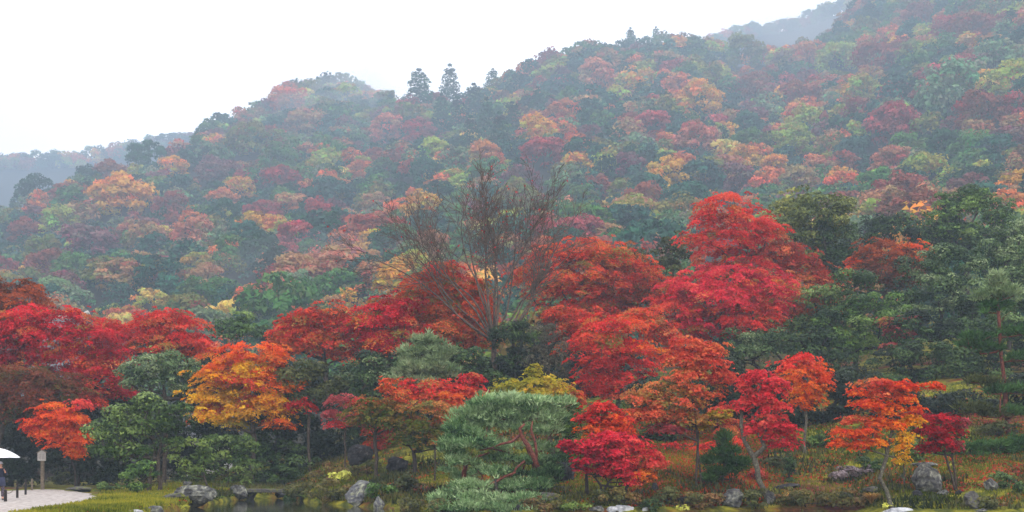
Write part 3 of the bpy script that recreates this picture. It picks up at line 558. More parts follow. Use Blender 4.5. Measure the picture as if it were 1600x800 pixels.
# ---- centre right
tree('maple_tree', 'tree', 'deep red layered maple above the small magenta maple, centre right', 79, 960,
     [(950, 508, 40, 14), (985, 505, 34, 12, 'orangered'), (925, 528, 40, 16), (965, 535, 48, 16), (1000, 545, 36, 10, 'orange'), (945, 558, 44, 14), (985, 570, 44, 14), (930, 582, 36, 14), (975, 590, 52, 13), (1010, 600, 34, 12), (940, 605, 36, 12), (975, 612, 40, 10)], 'scarlet', r=.15, leaf=.165)
tree('maple_tree', 'tree', 'coral-red maple spreading behind the salmon-orange one', 84, 1030,
     [(1035, 520, 34, 16), (1000, 500, 40, 18), (1040, 550, 30, 16), (900, 500, 40, 18), (885, 530, 24, 20), (870, 485, 24, 12)], 'brick', r=.14, leaf=.17)
tree('maple_tree', 'tree', 'large salmon-orange maple, centre right', 65, (1088, 761),
     [(1075, 538, 34, 12), (1108, 545, 32, 12), (1062, 558, 36, 13), (1105, 565, 38, 13), (1130, 585, 24, 13), (1080, 585, 44, 14), (1040, 605, 44, 13), (1095, 608, 44, 12), (1005, 618, 36, 12), (1060, 630, 50, 12), (1020, 645, 46, 11), (990, 650, 34, 10), (1075, 652, 36, 10), (1040, 668, 34, 9, 'pinkgrey')], 'salmon', r=.06, via=[(1089, 720), (1090, 690), (1087, 665)], leaf=.15)
tree('maple_tree', 'tree', 'yellow-leaved young maple in front of the salmon-orange one', 62.5, (1097, 758),
     [(1105, 655, 26, 8), (1125, 646, 22, 7), (1095, 665, 14, 5)], 'yelgreen', r=.045, via=[(1090, 700), (1091, 672), (1080, 660)], leaf=.14, dens=1.3)
tree('maple_tree', 'tree', 'orange-red maple directly above the small magenta maple', 61.5, (918, 777),
     [(940, 637, 30, 10, 'scarlet'), (925, 652, 28, 10, 'scarlet'), (960, 655, 32, 11), (935, 670, 34, 10, 'orange'), (970, 672, 24, 8)], 'orangered', r=.075, via=[(916, 745), (917, 712), (925, 685)], leaf=.14, bark='bark_dark', per=1.2)
tree('maple_tree', 'tree', 'small magenta-red maple with forked dark stems at the front, near the white stones', 55.5, (940, 785),
     [(960, 682, 36, 9), (935, 692, 34, 10), (985, 692, 32, 9), (890, 694, 22, 7), (905, 702, 26, 7), (955, 706, 44, 10), (1005, 708, 28, 10, 'pink'), (925, 718, 30, 8), (970, 722, 38, 10), (1020, 722, 22, 9, 'pink'), (935, 732, 24, 8), (975, 738, 32, 8), (1005, 740, 22, 9, 'orangered'), (905, 728, 16, 5), (985, 752, 20, 5)], 'pinkred',
     r=.06, stems=[(943, [(940, 772), (938, 758), (928, 745)]), (944, [(942, 770), (950, 755), (960, 742)]), (972, [(976, 768), (984, 750)])], leaf=.135, bark='bark_dark', per=1.3)
tree('maple_tree', 'tree', 'scarlet low maple behind the slim grey trunk, right of the magenta one', 68, 1082,
     [(1050, 700, 30, 9), (1085, 705, 26, 10, 'orangered'), (1110, 700, 26, 9), (1085, 722, 18, 7), (1135, 690, 24, 12)], 'scarlet', r=.06, leaf=.15)
tree('maple_tree', 'tree', 'vermilion maple behind the leaning lichen trunk', 70, 1150,
     [(1140, 665, 26, 12, 'salmon'), (1150, 690, 24, 11), (1150, 710, 22, 9), (1130, 640, 26, 12, 'salmon')], 'scarlet', r=.06, leaf=.15)
tree('maple_tree', 'tree', 'crimson maple on a leaning lichen-spotted trunk, right of centre', 64, (1206, 788),
     [(1185, 588, 26, 12), (1210, 600, 26, 12), (1165, 600, 18, 9), (1190, 618, 34, 12), (1165, 630, 22, 10), (1210, 636, 30, 11), (1195, 655, 34, 11), (1222, 668, 28, 10), (1225, 688, 28, 10), (1205, 676, 24, 9), (1178, 668, 18, 8)], 'pink',
     r=.12, via=[(1186, 750), (1178, 715), (1165, 690), (1158, 665), (1160, 650)], leaf=.15, bark='bark_pale', per=1.15)
tree('maple_tree', 'tree', 'two-toned maple, red above and orange below, on a slim pale trunk', 74, (1258, 711),
     [(1255, 560, 26, 10, 'scarlet'), (1225, 570, 26, 10, 'scarlet'), (1270, 572, 30, 10, 'orangered'), (1245, 585, 36, 11, 'orangered'), (1282, 590, 22, 10, 'orangered'), (1262, 605, 36, 11), (1250, 620, 26, 9), (1275, 622, 20, 8), (1258, 634, 16, 6)], 'orange',
     r=.075, via=[(1257, 690), (1259, 660), (1258, 640)], leaf=.15, bark='bark_pale')
tree('pine_tree', 'pine', 'soft fluffy small green pine beside the leaning lichen trunk', 61, (1130, 758),
     [(1130, 690, 9, 16), (1130, 708, 24, 8), (1118, 722, 26, 9), (1145, 724, 26, 9), (1130, 738, 34, 10), (1110, 750, 20, 7)], 'pine', 'pine', .06, leaf=.28, pad=.42, per=1.3)
for px, D, bl, pal, lab, st in [
    (1180, 90, [(1150, 530, 44, 14), (1195, 525, 40, 12), (1220, 540, 34, 16), (1180, 555, 50, 20), (1215, 575, 40, 20)], 'glossy', 'silvery-green evergreen right of the salmon-orange maple', .17),
    (1250, 88, [(1250, 530, 34, 14), (1280, 525, 30, 14), (1270, 555, 40, 18), (1300, 570, 34, 20)], 'dkgreen', 'dark evergreen behind the two-toned maple', .17),
    (1340, 90, [(1330, 480, 44, 16), (1370, 470, 40, 14), (1305, 500, 44, 18), (1350, 505, 56, 22), (1395, 495, 34, 20), (1320, 530, 54, 22), (1375, 540, 50, 22)], 'midgreen', 'broad green tree, left part of the evergreen bank on the right', .18),
    (1470, 92, [(1470, 400, 46, 16), (1440, 420, 44, 20), (1500, 415, 46, 20), (1455, 450, 60, 26), (1520, 450, 50, 26), (1430, 480, 40, 24), (1490, 490, 56, 24)], 'glossy', 'biggest grey-green tree crown on the right, its dark limbs showing', .18),
    (1575, 94, [(1580, 372, 40, 16), (1550, 392, 40, 18), (1600, 400, 44, 26), (1575, 425, 50, 24), (1615, 350, 40, 16), (1600, 450, 40, 28)], 'glossy', 'tall pale-flecked evergreen at the right edge', .18),
    (1420, 84, [(1400, 560, 50, 20), (1450, 550, 50, 22), (1385, 590, 40, 20), (1430, 600, 54, 22), (1490, 570, 46, 24), (1470, 615, 44, 20)], 'dkgreen', 'deep green evergreen behind the front orange-red maple', .17),
    (1550, 84, [(1540, 520, 50, 24), (1590, 510, 44, 26), (1530, 560, 46, 24), (1585, 560, 46, 26), (1560, 600, 54, 22), (1610, 600, 30, 24)], 'dkgreen', 'dark evergreen behind the red-trunked pine at right', .17),
    (1330, 82, [(1310, 600, 40, 18), (1350, 590, 40, 18), (1320, 625, 34, 14)], 'duskgreen', 'dark bushy evergreen between the two-toned and front orange-red maples', .16)]:
    tree('evergreen_tree', 'tree', lab, D, px, bl, pal, 'broad', .18, leaf=st, pad=.7, bark='bark_dark')
tree('maple_tree', 'tree', 'dusky pink maple half hidden in the evergreen bank at right', 88, 1405,
     [(1405, 515, 24, 10), (1385, 500, 16, 7), (1420, 500, 18, 8), (1395, 540, 20, 6)], 'pinkgrey', r=.06, leaf=.16, dens=.9)
tree('maple_tree', 'tree', 'front orange-red maple with kinked grey trunk, right of centre', 54.5, (1394, 795),
     [(1365, 598, 32, 7, 'salmon'), (1395, 600, 30, 8, 'orangered'), (1420, 604, 24, 6, 'orangered'), (1345, 612, 26, 7, 'orangered'), (1380, 614, 34, 8, 'salmon'), (1408, 622, 26, 8), (1360, 630, 32, 8, 'orangered'), (1395, 640, 30, 9), (1450, 602, 22, 4, 'orangered'), (1462, 600, 10, 5), (1335, 655, 26, 7, 'salmon'), (1365, 658, 28, 8, 'orangered'), (1395, 662, 28, 8), (1320, 675, 24, 8, 'orangered'), (1350, 676, 32, 9, 'orangered'), (1308, 690, 16, 7, 'orangered'), (1370, 690, 22, 8), (1340, 696, 22, 8, 'orangered'), (1412, 682, 20, 9, 'yellow'), (1410, 700, 18, 9, 'yellow'), (1410, 716, 14, 6, 'yellow'), (1425, 655, 20, 8, 'yellow'), (1430, 640, 18, 6, 'orangered')], 'orange',
     r=.085, via=[(1386, 768), (1376, 748), (1379, 735), (1386, 712), (1390, 690), (1398, 660), (1400, 635)], leaf=.13, bark='bark_pale', per=1.1, pad=.5)
tree('maple_tree', 'tree', 'dark crimson twin-stemmed maple right of the front orange-red one', 64, (1494, 768),
     [(1440, 652, 26, 8), (1470, 655, 28, 9), (1455, 670, 34, 10), (1485, 672, 24, 10), (1470, 688, 34, 10), (1450, 700, 22, 8), (1490, 695, 18, 9, 'pinkgrey'), (1500, 660, 16, 8, 'pinkgrey'), (1425, 658, 16, 6)], 'crimson',
     r=.05, stems=[(1494, [(1487, 742), (1481, 725), (1476, 705)]), (1495, [(1490, 735), (1488, 712)])], leaf=.14, bark='bark')
tree('pine_tree', 'pine', 'slender pine with reddish trunk and tufted boughs near the right edge', 66, 1578,
     [(1558, 440, 12, 16, 'palepine'), (1540, 462, 18, 12, 'palepine'), (1575, 462, 20, 12, 'palepine'), (1556, 482, 26, 10), (1530, 530, 30, 7), (1545, 545, 26, 7), (1590, 520, 26, 9), (1512, 540, 16, 5), (1600, 560, 26, 8), (1535, 598, 30, 7, 'olive'), (1555, 612, 30, 8), (1600, 610, 26, 8), (1520, 640, 30, 8, 'olive'), (1590, 645, 30, 9), (1550, 650, 28, 7, 'olive')], 'pine', 'pine',
     r=.12, bark='bark_pine', via=[(1577, 690), (1572, 640), (1568, 590), (1564, 545), (1560, 490), (1557, 455)], leaf=.32, pad=.55, per=1.0)
tree('pine_tree', 'pine', 'low wide green pine bough layer spreading above the great grey rock', 62, 1590,
     [(1490, 708, 24, 5), (1515, 702, 30, 7), (1550, 698, 34, 9), (1585, 700, 34, 10), (1530, 714, 30, 5), (1570, 712, 34, 7), (1480, 716, 14, 4), (1610, 690, 34, 12)], 'pine', 'pine', .09, bark='bark_pine', leaf=.27, pad=.5, per=1.4)
tree('maple_tree', 'tree', 'tiny pink maple at the right edge above the mossy slope', 60, 1596,
     [(1592, 738, 16, 4), (1604, 742, 14, 5)], 'pink', r=.05, leaf=.12, bark='bark_dark', via=[(1592, 735), (1587, 722)])
for px, D, bl, pal, lab in [
    (1200, 74, [(1190, 600, 44, 26), (1220, 640, 50, 22), (1160, 640, 40, 22), (1250, 610, 40, 26)], 'duskgreen', 'black-green bush between the crimson lichen-trunk maple and the slope'),
    (1290, 74.5, [(1290, 610, 50, 26), (1340, 640, 44, 20), (1270, 650, 40, 14), (1320, 600, 44, 24)], 'duskgreen', 'shadowy bush right of the slim pale trunk, above the slope'),
    (1400, 71, [(1400, 625, 44, 24), (1450, 640, 46, 22), (1380, 655, 40, 14), (1490, 630, 40, 24)], 'duskgreen', 'shadowy evergreen bush directly behind the front orange-red maple'),
    (1545, 71.5, [(1530, 640, 46, 22), (1580, 650, 46, 22), (1520, 665, 40, 14), (1620, 640, 40, 30), (1600, 600, 44, 24)], 'dkgreen', 'dark green bank of foliage behind the low wide pine bough'),
    (1030, 70.5, [(1010, 640, 46, 26), (1060, 650, 46, 24), (1030, 610, 50, 24), (960, 650, 44, 24), (1040, 680, 46, 14)], 'dkgreen', 'dark green thicket behind the salmon-orange maple'),
    (1120, 73, [(1120, 610, 44, 26), (1140, 640, 40, 26), (1090, 640, 40, 24), (1120, 570, 44, 24)], 'duskgreen', 'dark evergreen between the salmon-orange and crimson lichen-trunk maples'),
    (1500, 88, [(1500, 520, 50, 26), (1450, 520, 46, 22), (1540, 480, 44, 26), (1590, 470, 44, 26), (1420, 510, 40, 24)], 'dkgreen', 'dense green tree below the biggest grey-green crown'),
    (1300, 94, [(1290, 460, 40, 20), (1330, 440, 36, 20), (1300, 490, 46, 22), (1260, 505, 40, 20)], 'green', 'green tree between the olive evergreen and the evergreen bank'),
    (840, 86, [(830, 560, 40, 26), (860, 590, 40, 24), (800, 600, 40, 24), (840, 620, 44, 20)], 'duskgreen', 'dark bush at the foot of the leafless trees'),
    (650, 88, [(640, 570, 44, 22), (690, 590, 44, 22), (660, 610, 44, 22), (600, 560, 40, 20)], 'olive', 'olive evergreen behind the pale young pine'),
    (430, 88, [(430, 590, 46, 24), (470, 600, 40, 24), (390, 610, 40, 30), (440, 620, 46, 24)], 'duskgreen', 'black-green tree behind the right half of the yellow maple'),
    (160, 90, [(170, 640, 46, 26), (130, 660, 46, 30), (200, 620, 46, 24), (100, 640, 40, 26)], 'duskgreen', 'black-green tree behind the small glowing orange maple'),
    (30, 92, [(20, 640, 50, 30), (70, 650, 46, 30), (-20, 660, 46, 34), (60, 600, 50, 26)], 'duskgreen', 'black-green tree behind the dull olive and red-brown maple'),
    (350, 92, [(330, 570, 46, 24), (300, 600, 44, 24), (360, 600, 44, 24), (310, 630, 40, 20)], 'duskgreen', 'dark evergreen in the gap left of the yellow maple')]:
    tree('evergreen_tree', 'tree', lab, D, px, bl, pal, 'broad', .12, leaf=.2, pad=.75, bark='bark_dark', dens=1.1)
# thin saplings with sparse leaves
tree('sapling', 'tree', 'thin leafless sapling beside the blue-green pine, its pole-like grey stem bare', 66, (679, 752),
     [(682, 690, 12, 6)], 'greenor', r=.04, via=[(679, 730), (680, 705)], leaf=.13)
tree('sapling', 'tree', 'thin straight sapling under the left side of the front orange-red maple', 63, (1357, 708),
     [(1357, 672, 14, 6)], 'dullred', r=.035, via=[(1357, 700), (1357, 684)], leaf=.13, bark='bark_pale')
tree('sapling', 'tree', 'thin pale sapling just right of the kinked grey trunk', 57, (1413, 762),
     [(1413, 722, 10, 5)], 'yelgreen', r=.03, via=[(1413, 745), (1412, 728)], leaf=.12, bark='bark_pale')

# ---- leafless tree
def bare_tree(label, base, D, r0, fork, targets, seed, twigs=2):
    rg = np.random.default_rng(seed); b0 = gpt(base, D); root = empty('bare_tree', b0, label, 'tree')
    segs = []; tips = []
    def grow(p, d, L, r, lev):
        n = 4 if lev < 3 else 3; q = p
        for i in range(n):
            d = unit(d + rg.normal(0, .13, 3) + np.array([0, 0, .05])); e = q + d * L / n; r2 = r * (1 - .55 / n)
            segs.append((q, e, r, r2)); 
            if lev < 5 and (i >= 1 or lev > 1) and r > .008:
                for _ in range(1 if rg.uniform() < .55 else 2):
                    side = unit(np.cross(d, rg.normal(size=3))); ang = rg.uniform(.35, .8)
                    grow(e, unit(d * math.cos(ang) + side * math.sin(ang)), L * rg.uniform(.42, .66), r2 * .55, lev + 1)
            q = e; r = r2
        if lev < 4: grow(q, d, L * .55, r, lev + 1)
        else: tips.append(q)
    f = P(*fork, D); pts = [b0 - np.array([0, 0, .2])]; kk = 6
    prev = pts[0]; rr = r0
    for i in range(1, kk + 1):
        e = pts[0] + (f - pts[0]) * i / kk + .6 * np.array([.12 * math.sin(i * 1.3 + seed), .1 * math.sin(i * 2.1), 0]); segs.append((prev, e, rr * 1.0, rr * .95)); rr *= .95; prev = e
    for (tx, ty, dd, rf, lf) in targets:
        t = P(tx, ty, D) + np.array([0, dd, 0]); v = t - prev; L = np.linalg.norm(v); mid = prev + v * .22 + rg.normal(0, .12, 3)
        segs.append((prev, mid, rr * rf, rr * rf * .85)); grow(mid, unit(v), L * .46 * lf, rr * rf * .8, 1)
    A = np.array([s[0] for s in segs]); B = np.array([s[1] for s in segs]); R0 = np.array([s[2] for s in segs]); R1 = np.array([s[3] for s in segs])
    R0 = np.maximum(R0, .015); R1 = np.maximum(R1, .012); m = 4
    ang = np.arange(m) * 2 * math.pi / m; d = unit(B - A); u = unit(np.cross(d, [0.3, .9, .2])); w = np.cross(d, u)
    ring = u[:, None] * np.cos(ang)[None, :, None] + w[:, None] * np.sin(ang)[None, :, None]
    V = np.concatenate([A[:, None] + ring * R0[:, None, None], B[:, None] + ring * R1[:, None, None]], 1).reshape(-1, 3) - b0
    k = np.arange(m); k2 = (k + 1) % m; q = np.stack([k, k2, m + k2, m + k], 1)
    Fc = ((np.arange(len(segs)) * 2 * m)[:, None, None] + q[None]).reshape(-1, 4)
    obj('trunk', mesh_np('trunk', V, Fc, M['bark_bare'], smooth=True), root)
    T = np.array(tips); T = T[rg.uniform(size=len(T)) < .07]; T = np.repeat(T, 2, 0) + rg.normal(0, .12, (len(T) * 2, 3))
    v, c = tris(T, rg.normal(size=(len(T), 3)) + [0, 0, 1], .15, .12, palcol(PAL['crimson'], rg.uniform(size=len(T))))
    obj('last_leaves', mesh_np('last_leaves', v - b0, np.arange(len(v)).reshape(-1, 3), M['leaf'], c), root)
    print('bare', len(segs), 'segments')
bare_tree('tall leafless tree with a wide fan of fine twigs, centre', 778, 85.5, .24, (772, 535),
          [(742, 290, 0, .62, 1), (770, 280, 2, .6, 1), (805, 290, -2, .6, 1), (700, 315, 2, .5, 1.05), (650, 345, -1, .5, 1.05), (845, 325, 1, .5, .95), (590, 400, 1, .5, 1.3), (620, 430, -1, .4, 1.2), (895, 365, 0, .5, 1.25), (680, 310, 2, .5, 1.1), (720, 320, -3, .5, .95), (630, 370, 2, .45, 1.1), (785, 320, -1, .5, .9)], 5)
bare_tree('slim leafless twin-stemmed tree leaning right beside the tall bare tree', 795, 84.5, .14, (803, 520),
          [(840, 385, 0, .7, .85), (880, 370, 1, .6, .9), (860, 405, 1, .6, .8), (895, 400, 0, .5, .8)], 9)

# ------------------------------------------------------------------ hillside trees
def crown_proto(kind, n, seed):
    rg = np.random.default_rng(seed); V = []; C = []
    if kind == 'conical':
        nl = 9
        cl = []
        for i in range(nl):
            z = .15 + 1.75 * i / nl; rr = .62 * (1 - i / nl) ** .8 + .05; m = max(3, int(7 * rr / .6))
            for j in range(m):
                a = j * 6.283 / m + i + rg.uniform(-.3, .3); q = rr * rg.uniform(.6, 1); cl.append((q * math.cos(a), q * math.sin(a), z - .12 * q, .2 + .1 * rr))
        cl.append((0, 0, 1.95, .1)); flat = .6
    else:
        wide = kind == 'spreading'; m = 34 if wide else 28; cl = []
        sx = 1 + rg.uniform(-.15, .15)
        for j in range(m):
            q = unit(rg.normal(size=3)); q[2] = abs(q[2]); t = rg.uniform(.55, 1) ** .5
            zz = q[2] * (.78 if wide else 1.0); cl.append((q[0] * t * .8 * sx, q[1] * t * .8, .35 + zz * t, rg.uniform(.2, .34)))
        for j in range(8):
            a = rg.uniform(0, 6.28); cl.append((.7 * math.cos(a), .7 * math.sin(a), rg.uniform(.05, .35), .26))
        flat = .55 if wide else .75
    cl = np.array(cl); per = n // len(cl)
    for j, (x, y, z, r) in enumerate(cl):
        q = unit(rg.normal(size=(per, 3))); q[:, 2] = np.where(rg.uniform(size=per) < .75, abs(q[:, 2]), q[:, 2])
        rr = r * rg.uniform(.7, 1.1, per)[:, None]; c = np.array([x, y, z]) + q * rr * [1, 1, flat]
        L = rg.uniform(.06, .125, per) * (0.8 if kind == 'conical' else 1)
        nr = q + rg.normal(0, .5, (per, 3)) + [0, 0, .35]
        nr = unit(nr); u = unit(np.cross(nr, rg.normal(size=(per, 3)))); w = np.cross(nr, u)
        v = np.stack([c + u * L[:, None] * .7, c - u * L[:, None] * .5 + w * L[:, None] * .55, c - u * L[:, None] * .5 - w * L[:, None] * .55], 1).reshape(-1, 3)
        b = rg.normal(1, .16) * rg.uniform(.8, 1.2, (per, 1)); hue = rg.normal(0, .17); cc = b * np.array([1 + hue * .6, 1 - hue, 1 - hue * .3]) * (1 + rg.normal(0, .06, (per, 3)))
        V.append(v); C.append(np.repeat(np.clip(cc, .3, 1.9), 3, 0))
    # trunk wedge
    V = np.concatenate(V); C = np.concatenate(C)
    return V, C
HN = 2300
PROTO = {k: [crown_proto(k, HN, s * 7 + 3) for s in range(c)] for k, c in (('spreading', 5), ('domed', 5), ('conical', 3))}
def with_trunk(V, C):
    n = 6; a = np.arange(n) * 2 * math.pi / n; tr = []
    for i in range(n):
        p0 = [.035 * math.cos(a[i]), .035 * math.sin(a[i]), -.9]; p1 = [.035 * math.cos(a[(i + 1) % n]), .035 * math.sin(a[(i + 1) % n]), -.9]; tr += [p0, p1, [0, 0, .9]]
    tr = np.array(tr); return np.concatenate([V, tr]), np.concatenate([C, np.full((len(tr), 3), .25)])
PMESH = {k: [mesh_np('hill_tree', with_trunk(*p)[0], np.arange(len(with_trunk(*p)[0])).reshape(-1, 3), M['hill'], with_trunk(*p)[1]) for p in v] for k, v in PROTO.items()}
HC = dict([('dark green', (44, 74, 50)), ('blue-green', (54, 90, 74)), ('green', (78, 112, 58)), ('olive', (112, 114, 54)), ('yellow-green', (150, 156, 66)),
           ('gold', (216, 160, 60)), ('pale yellow', (226, 198, 104)), ('orange', (204, 118, 68)), ('tan', (174, 132, 90)), ('rust-red', (150, 82, 64)), ('red', (160, 68, 62)),
           ('pink-red', (176, 84, 84)), ('mauve', (128, 86, 86)), ('salmon', (198, 124, 98)), ('grey-green', (108, 126, 92)), ('brown', (128, 92, 64))])
EXP = [(190, 325, 62, 'gold'), (172, 262, 34, 'rust-red'), (232, 252, 40, 'dark green'), (140, 275, 28, 'dark green'), (55, 300, 38, 'dark green'), (92, 355, 40, 'yellow-green'), (42, 365, 36, 'rust-red'), (140, 388, 56, 'mauve'),
       (272, 262, 30, 'gold'), (330, 272, 34, 'mauve'), (390, 232, 40, 'olive'), (348, 312, 32, 'orange'), (350, 338, 34, 'dark green'), (440, 288, 40, 'red'), (410, 335, 40, 'pink-red'), (300, 368, 42, 'salmon'), (312, 405, 36, 'yellow-green'),
       (190, 432, 52, 'tan'), (236, 460, 34, 'pale yellow'), (168, 476, 28, 'yellow-green'), (350, 485, 44, 'pale yellow'), (395, 450, 36, 'orange'), (195, 496, 38, 'pale yellow'), (548, 474, 28, 'pale yellow'), (480, 205, 40, 'tan'), (452, 168, 36, 'orange'),
       (605, 212, 34, 'salmon'), (655, 215, 34, 'pink-red'), (562, 268, 28, 'orange'), (668, 275, 36, 'blue-green'), (520, 305, 40, 'blue-green'), (485, 384, 32, 'green'), (555, 392, 30, 'pink-red'), (500, 332, 30, 'red'), (450, 388, 34, 'pink-red'),
       (760, 258, 40, 'orange'), (932, 132, 40, 'salmon'), (880, 186, 36, 'orange'), (850, 244, 48, 'red'), (920, 208, 26, 'mauve'), (1020, 193, 38, 'pink-red'), (985, 256, 34, 'mauve'), (1045, 276, 42, 'gold'), (1086, 225, 44, 'salmon'), (1092, 170, 46, 'gold'),
       (1165, 98, 40, 'olive'), (1238, 228, 42, 'yellow-green'), (1252, 158, 44, 'rust-red'), (1310, 105, 44, 'yellow-green'), (1372, 100, 46, 'rust-red'), (1350, 152, 38, 'yellow-green'), (1482, 160, 58, 'grey-green'), (1395, 205, 52, 'pink-red'), (1430, 285, 34, 'pink-red'),
       (1142, 292, 44, 'mauve'), (1162, 252, 34, 'gold'), (1250, 296, 46, 'tan'), (1320, 285, 40, 'orange'), (1330, 240, 36, 'blue-green'), (1532, 182, 46, 'rust-red'), (1575, 215, 40, 'mauve'), (1552, 95, 44, 'grey-green'), (1520, 48, 40, 'rust-red'), (1480, 48, 34, 'red'),
       (1435, 32, 34, 'rust-red'), (955, 365, 40, 'tan'), (908, 310, 36, 'green'), (872, 288, 30, 'green'), (1265, 95, 34, 'orange'), (1170, 205, 34, 'blue-green'), (1210, 255, 30, 'gold'), (70, 415, 40, 'rust-red'), (100, 440, 40, 'mauve'), (265, 330, 36, 'rust-red'),
       (640, 160, 24, 'red'), (680, 158, 26, 'red'), (1180, 145, 40, 'rust-red'), (820, 285, 34, 'mauve'), (600, 270, 34, 'green'), (590, 320, 34, 'tan'), (640, 395, 40, 'grey-green'), (470, 440, 40, 'grey-green'), (740, 400, 34, 'olive')]
CON = [(655, 132, 27, 30), (703, 120, 20, 34), (770, 108, 15, 20), (740, 170, 22, 34), (715, 195, 22, 38), (760, 205, 24, 36), (690, 190, 20, 30), (985, 62, 12, 20), (1025, 52, 10, 18), (1358, 28, 18, 22), (1580, 30, 16, 20),
       (48, 292, 10, 18), (20, 296, 9, 15), (84, 285, 8, 12), (800, 190, 20, 30), (780, 215, 20, 30), (735, 225, 20, 34), (840, 165, 16, 24), (610, 150, 10, 12), (1000, 150, 14, 20)]
SKYL = [(0, 455), (80, 480), (150, 500), (330, 515), (430, 505), (560, 480), (660, 450), (720, 470), (800, 440), (860, 395), (960, 385), (1040, 420), (1085, 320), (1130, 310), (1215, 360), (1225, 300), (1330, 330), (1345, 390), (1440, 390), (1455, 300), (1560, 320), (1600, 350)]
def find_depth(px, py, lift, d0=150):
    D = np.arange(d0, 1150, 1.0); x = (px - 800) / F * D; z = CAMZ + (HZ - py) / F * D
    Rd = float(I(px, RDIST)); ok = np.nonzero((H(x, D) + lift >= z) & (D < Rd + 6))[0]
    return float(D[ok[0]]) if len(ok) else Rd
trees = []   # x, y, radius, height factor, colour name, kind, px, py, projected radius
for px, py, rp, c in EXP:
    rp *= .9
    D = find_depth(px, py, 5.0); trees.append([(px - 800) / F * D, D, rp * D / F, 1.0, c, None, px, py, rp])
for px, py, rx, ry in CON:
    D = find_depth(px, py + ry * .6, 4.0); trees.append([(px - 800) / F * D, D, rx * D / F * 1.5, ry / rx / 1.5 * 1.05, 'dark green', 'conical', px, py, rx])
EXPD = [t for t in trees]
fixed = [(t[0], t[1], t[2]) for t in trees]; fx = np.array(fixed)
names = list(HC); wts = dict(zip(names, [.13, .20, .13, .10, .06, .04, .008, .065, .08, .06, .012, .012, .055, .025, .10, .04]))
pw = np.array([wts[n] for n in names]); pw /= pw.sum()
rg = np.random.default_rng(77)
yy = 120.0
while yy < 1520:
    sp = 8.6 + yy * .0055 if yy < 1020 else 15
    xs = np.arange(-.50 * yy, .46 * yy, sp)
    for x in xs:
        x2 = x + rg.uniform(-.35, .35) * sp; y2 = yy + rg.uniform(-.35, .35) * sp
        px = 800 + F * x2 / y2; Rd = float(I(px, RDIST))
        if y2 > Rd + 4:
            z = Hs(x2, y2)
            fa = CAMZ + (HZ - float(I(px, FARA))) / F * 1500; fb = CAMZ + (HZ - float(I(px, FARB))) / F * 1380
            if not ((abs(y2 - 1450) < 70 and abs(z - fa) < 30 and px < 330) or (abs(y2 - 1340) < 60 and abs(z - fb) < 30 and 1090 < px < 1400)): continue
        r = rg.uniform(.62, 1.0) * (5.8 + yy * .0065) * (.9 + .12 * rg.normal())
        r = float(np.clip(r, 3.0, 12))
        d = np.hypot(fx[:, 0] - x2, fx[:, 1] - y2)
        if (d < fx[:, 2] * .75 + r * .35).any(): continue
        z = Hs(x2, y2); py = HZ - (z + r * 1.0 - CAMZ) / y2 * F
        hid = False
        for e in EXPD:
            if y2 < e[1] - 3 and abs(px - e[6]) < e[8] * .8 + r / y2 * F * .4 and py < e[7] + e[8] * .3: hid = True; break
        if hid: continue
        if (py - 12 > float(I(px, SKYL)) + 25 and (yy > 200 or py > 580)) or px < -170 or px > 1660 or py < -60: continue
        v = wob(np.array([x2]), np.array([y2]), 22)[0]
        w = pw.copy()
        if v > .25: w[:5] *= 2.3
        elif v < -.25: w[5:14] *= 2.0
        w[4:] *= (.12 if y2 < 200 else 1); w /= w.sum(); c = names[rg.choice(len(names), p=w)]
        k = 'conical' if (c in ('dark green', 'blue-green') and rg.uniform() < .07) else None
        trees.append([x2, y2, r * (.75 if k else 1), 1.0 if not k else 1.15, c, k, px, py, r / y2 * F])
    yy += sp * .92
for t in trees:
    if t[5] is None: t[5] = 'domed' if (t[4] in ('dark green', 'blue-green', 'grey-green', 'green') and rg.uniform() < .8) or rg.uniform() < .5 else 'spreading'
nf = len(EXP) + len(CON); rest = sorted(trees[nf:], key=lambda t: -t[8] + (1000 if t[7] > float(I(t[6], SKYL)) else 0)); indiv = trees[:nf] + rest[:300 - nf]; stuffT = rest[300 - nf:]
print('hill trees', len(indiv), len(stuffT))
ZONE = [(-99, 120, 'over the left-edge maples'), (120, 300, 'over the brick-red maple'), (300, 430, 'over the yellow maple'), (430, 600, 'left of the bare tree'), (600, 700, 'behind bare tree, left'), (700, 880, 'behind bare tree, right'),
        (880, 1060, 'right of the bare tree'), (1060, 1220, 'over the tallest maple'), (1220, 1345, 'over the olive tree'), (1345, 1460, 'over the rust maple'), (1460, 1700, 'over the right-edge evergreens')]
NUM = ['', 'first', 'second', 'third', 'fourth', 'fifth', 'sixth', 'seventh', 'eighth', 'ninth', 'tenth', 'eleventh', 'twelfth']; CARD = ['', 'one', 'two', 'three', 'four', 'five', 'six', 'seven', 'eight', 'nine', 'ten', 'eleven', 'twelve']
bins = {}
for t in indiv:
    z = [n for a, b, n in ZONE if a <= t[6] < b] or [ZONE[-1][2]]; rid = float(I(t[6], RIDGE)); sk = float(I(t[6], SKYL)); h = (t[7] - rid) / max(60, sk - rid)
    vert = 'near ridge' if h < .14 else 'high up' if h < .4 else 'halfway up' if h < .65 else 'low down'
    bins.setdefault((t[4], t[5], vert, z[0]), []).append(t)
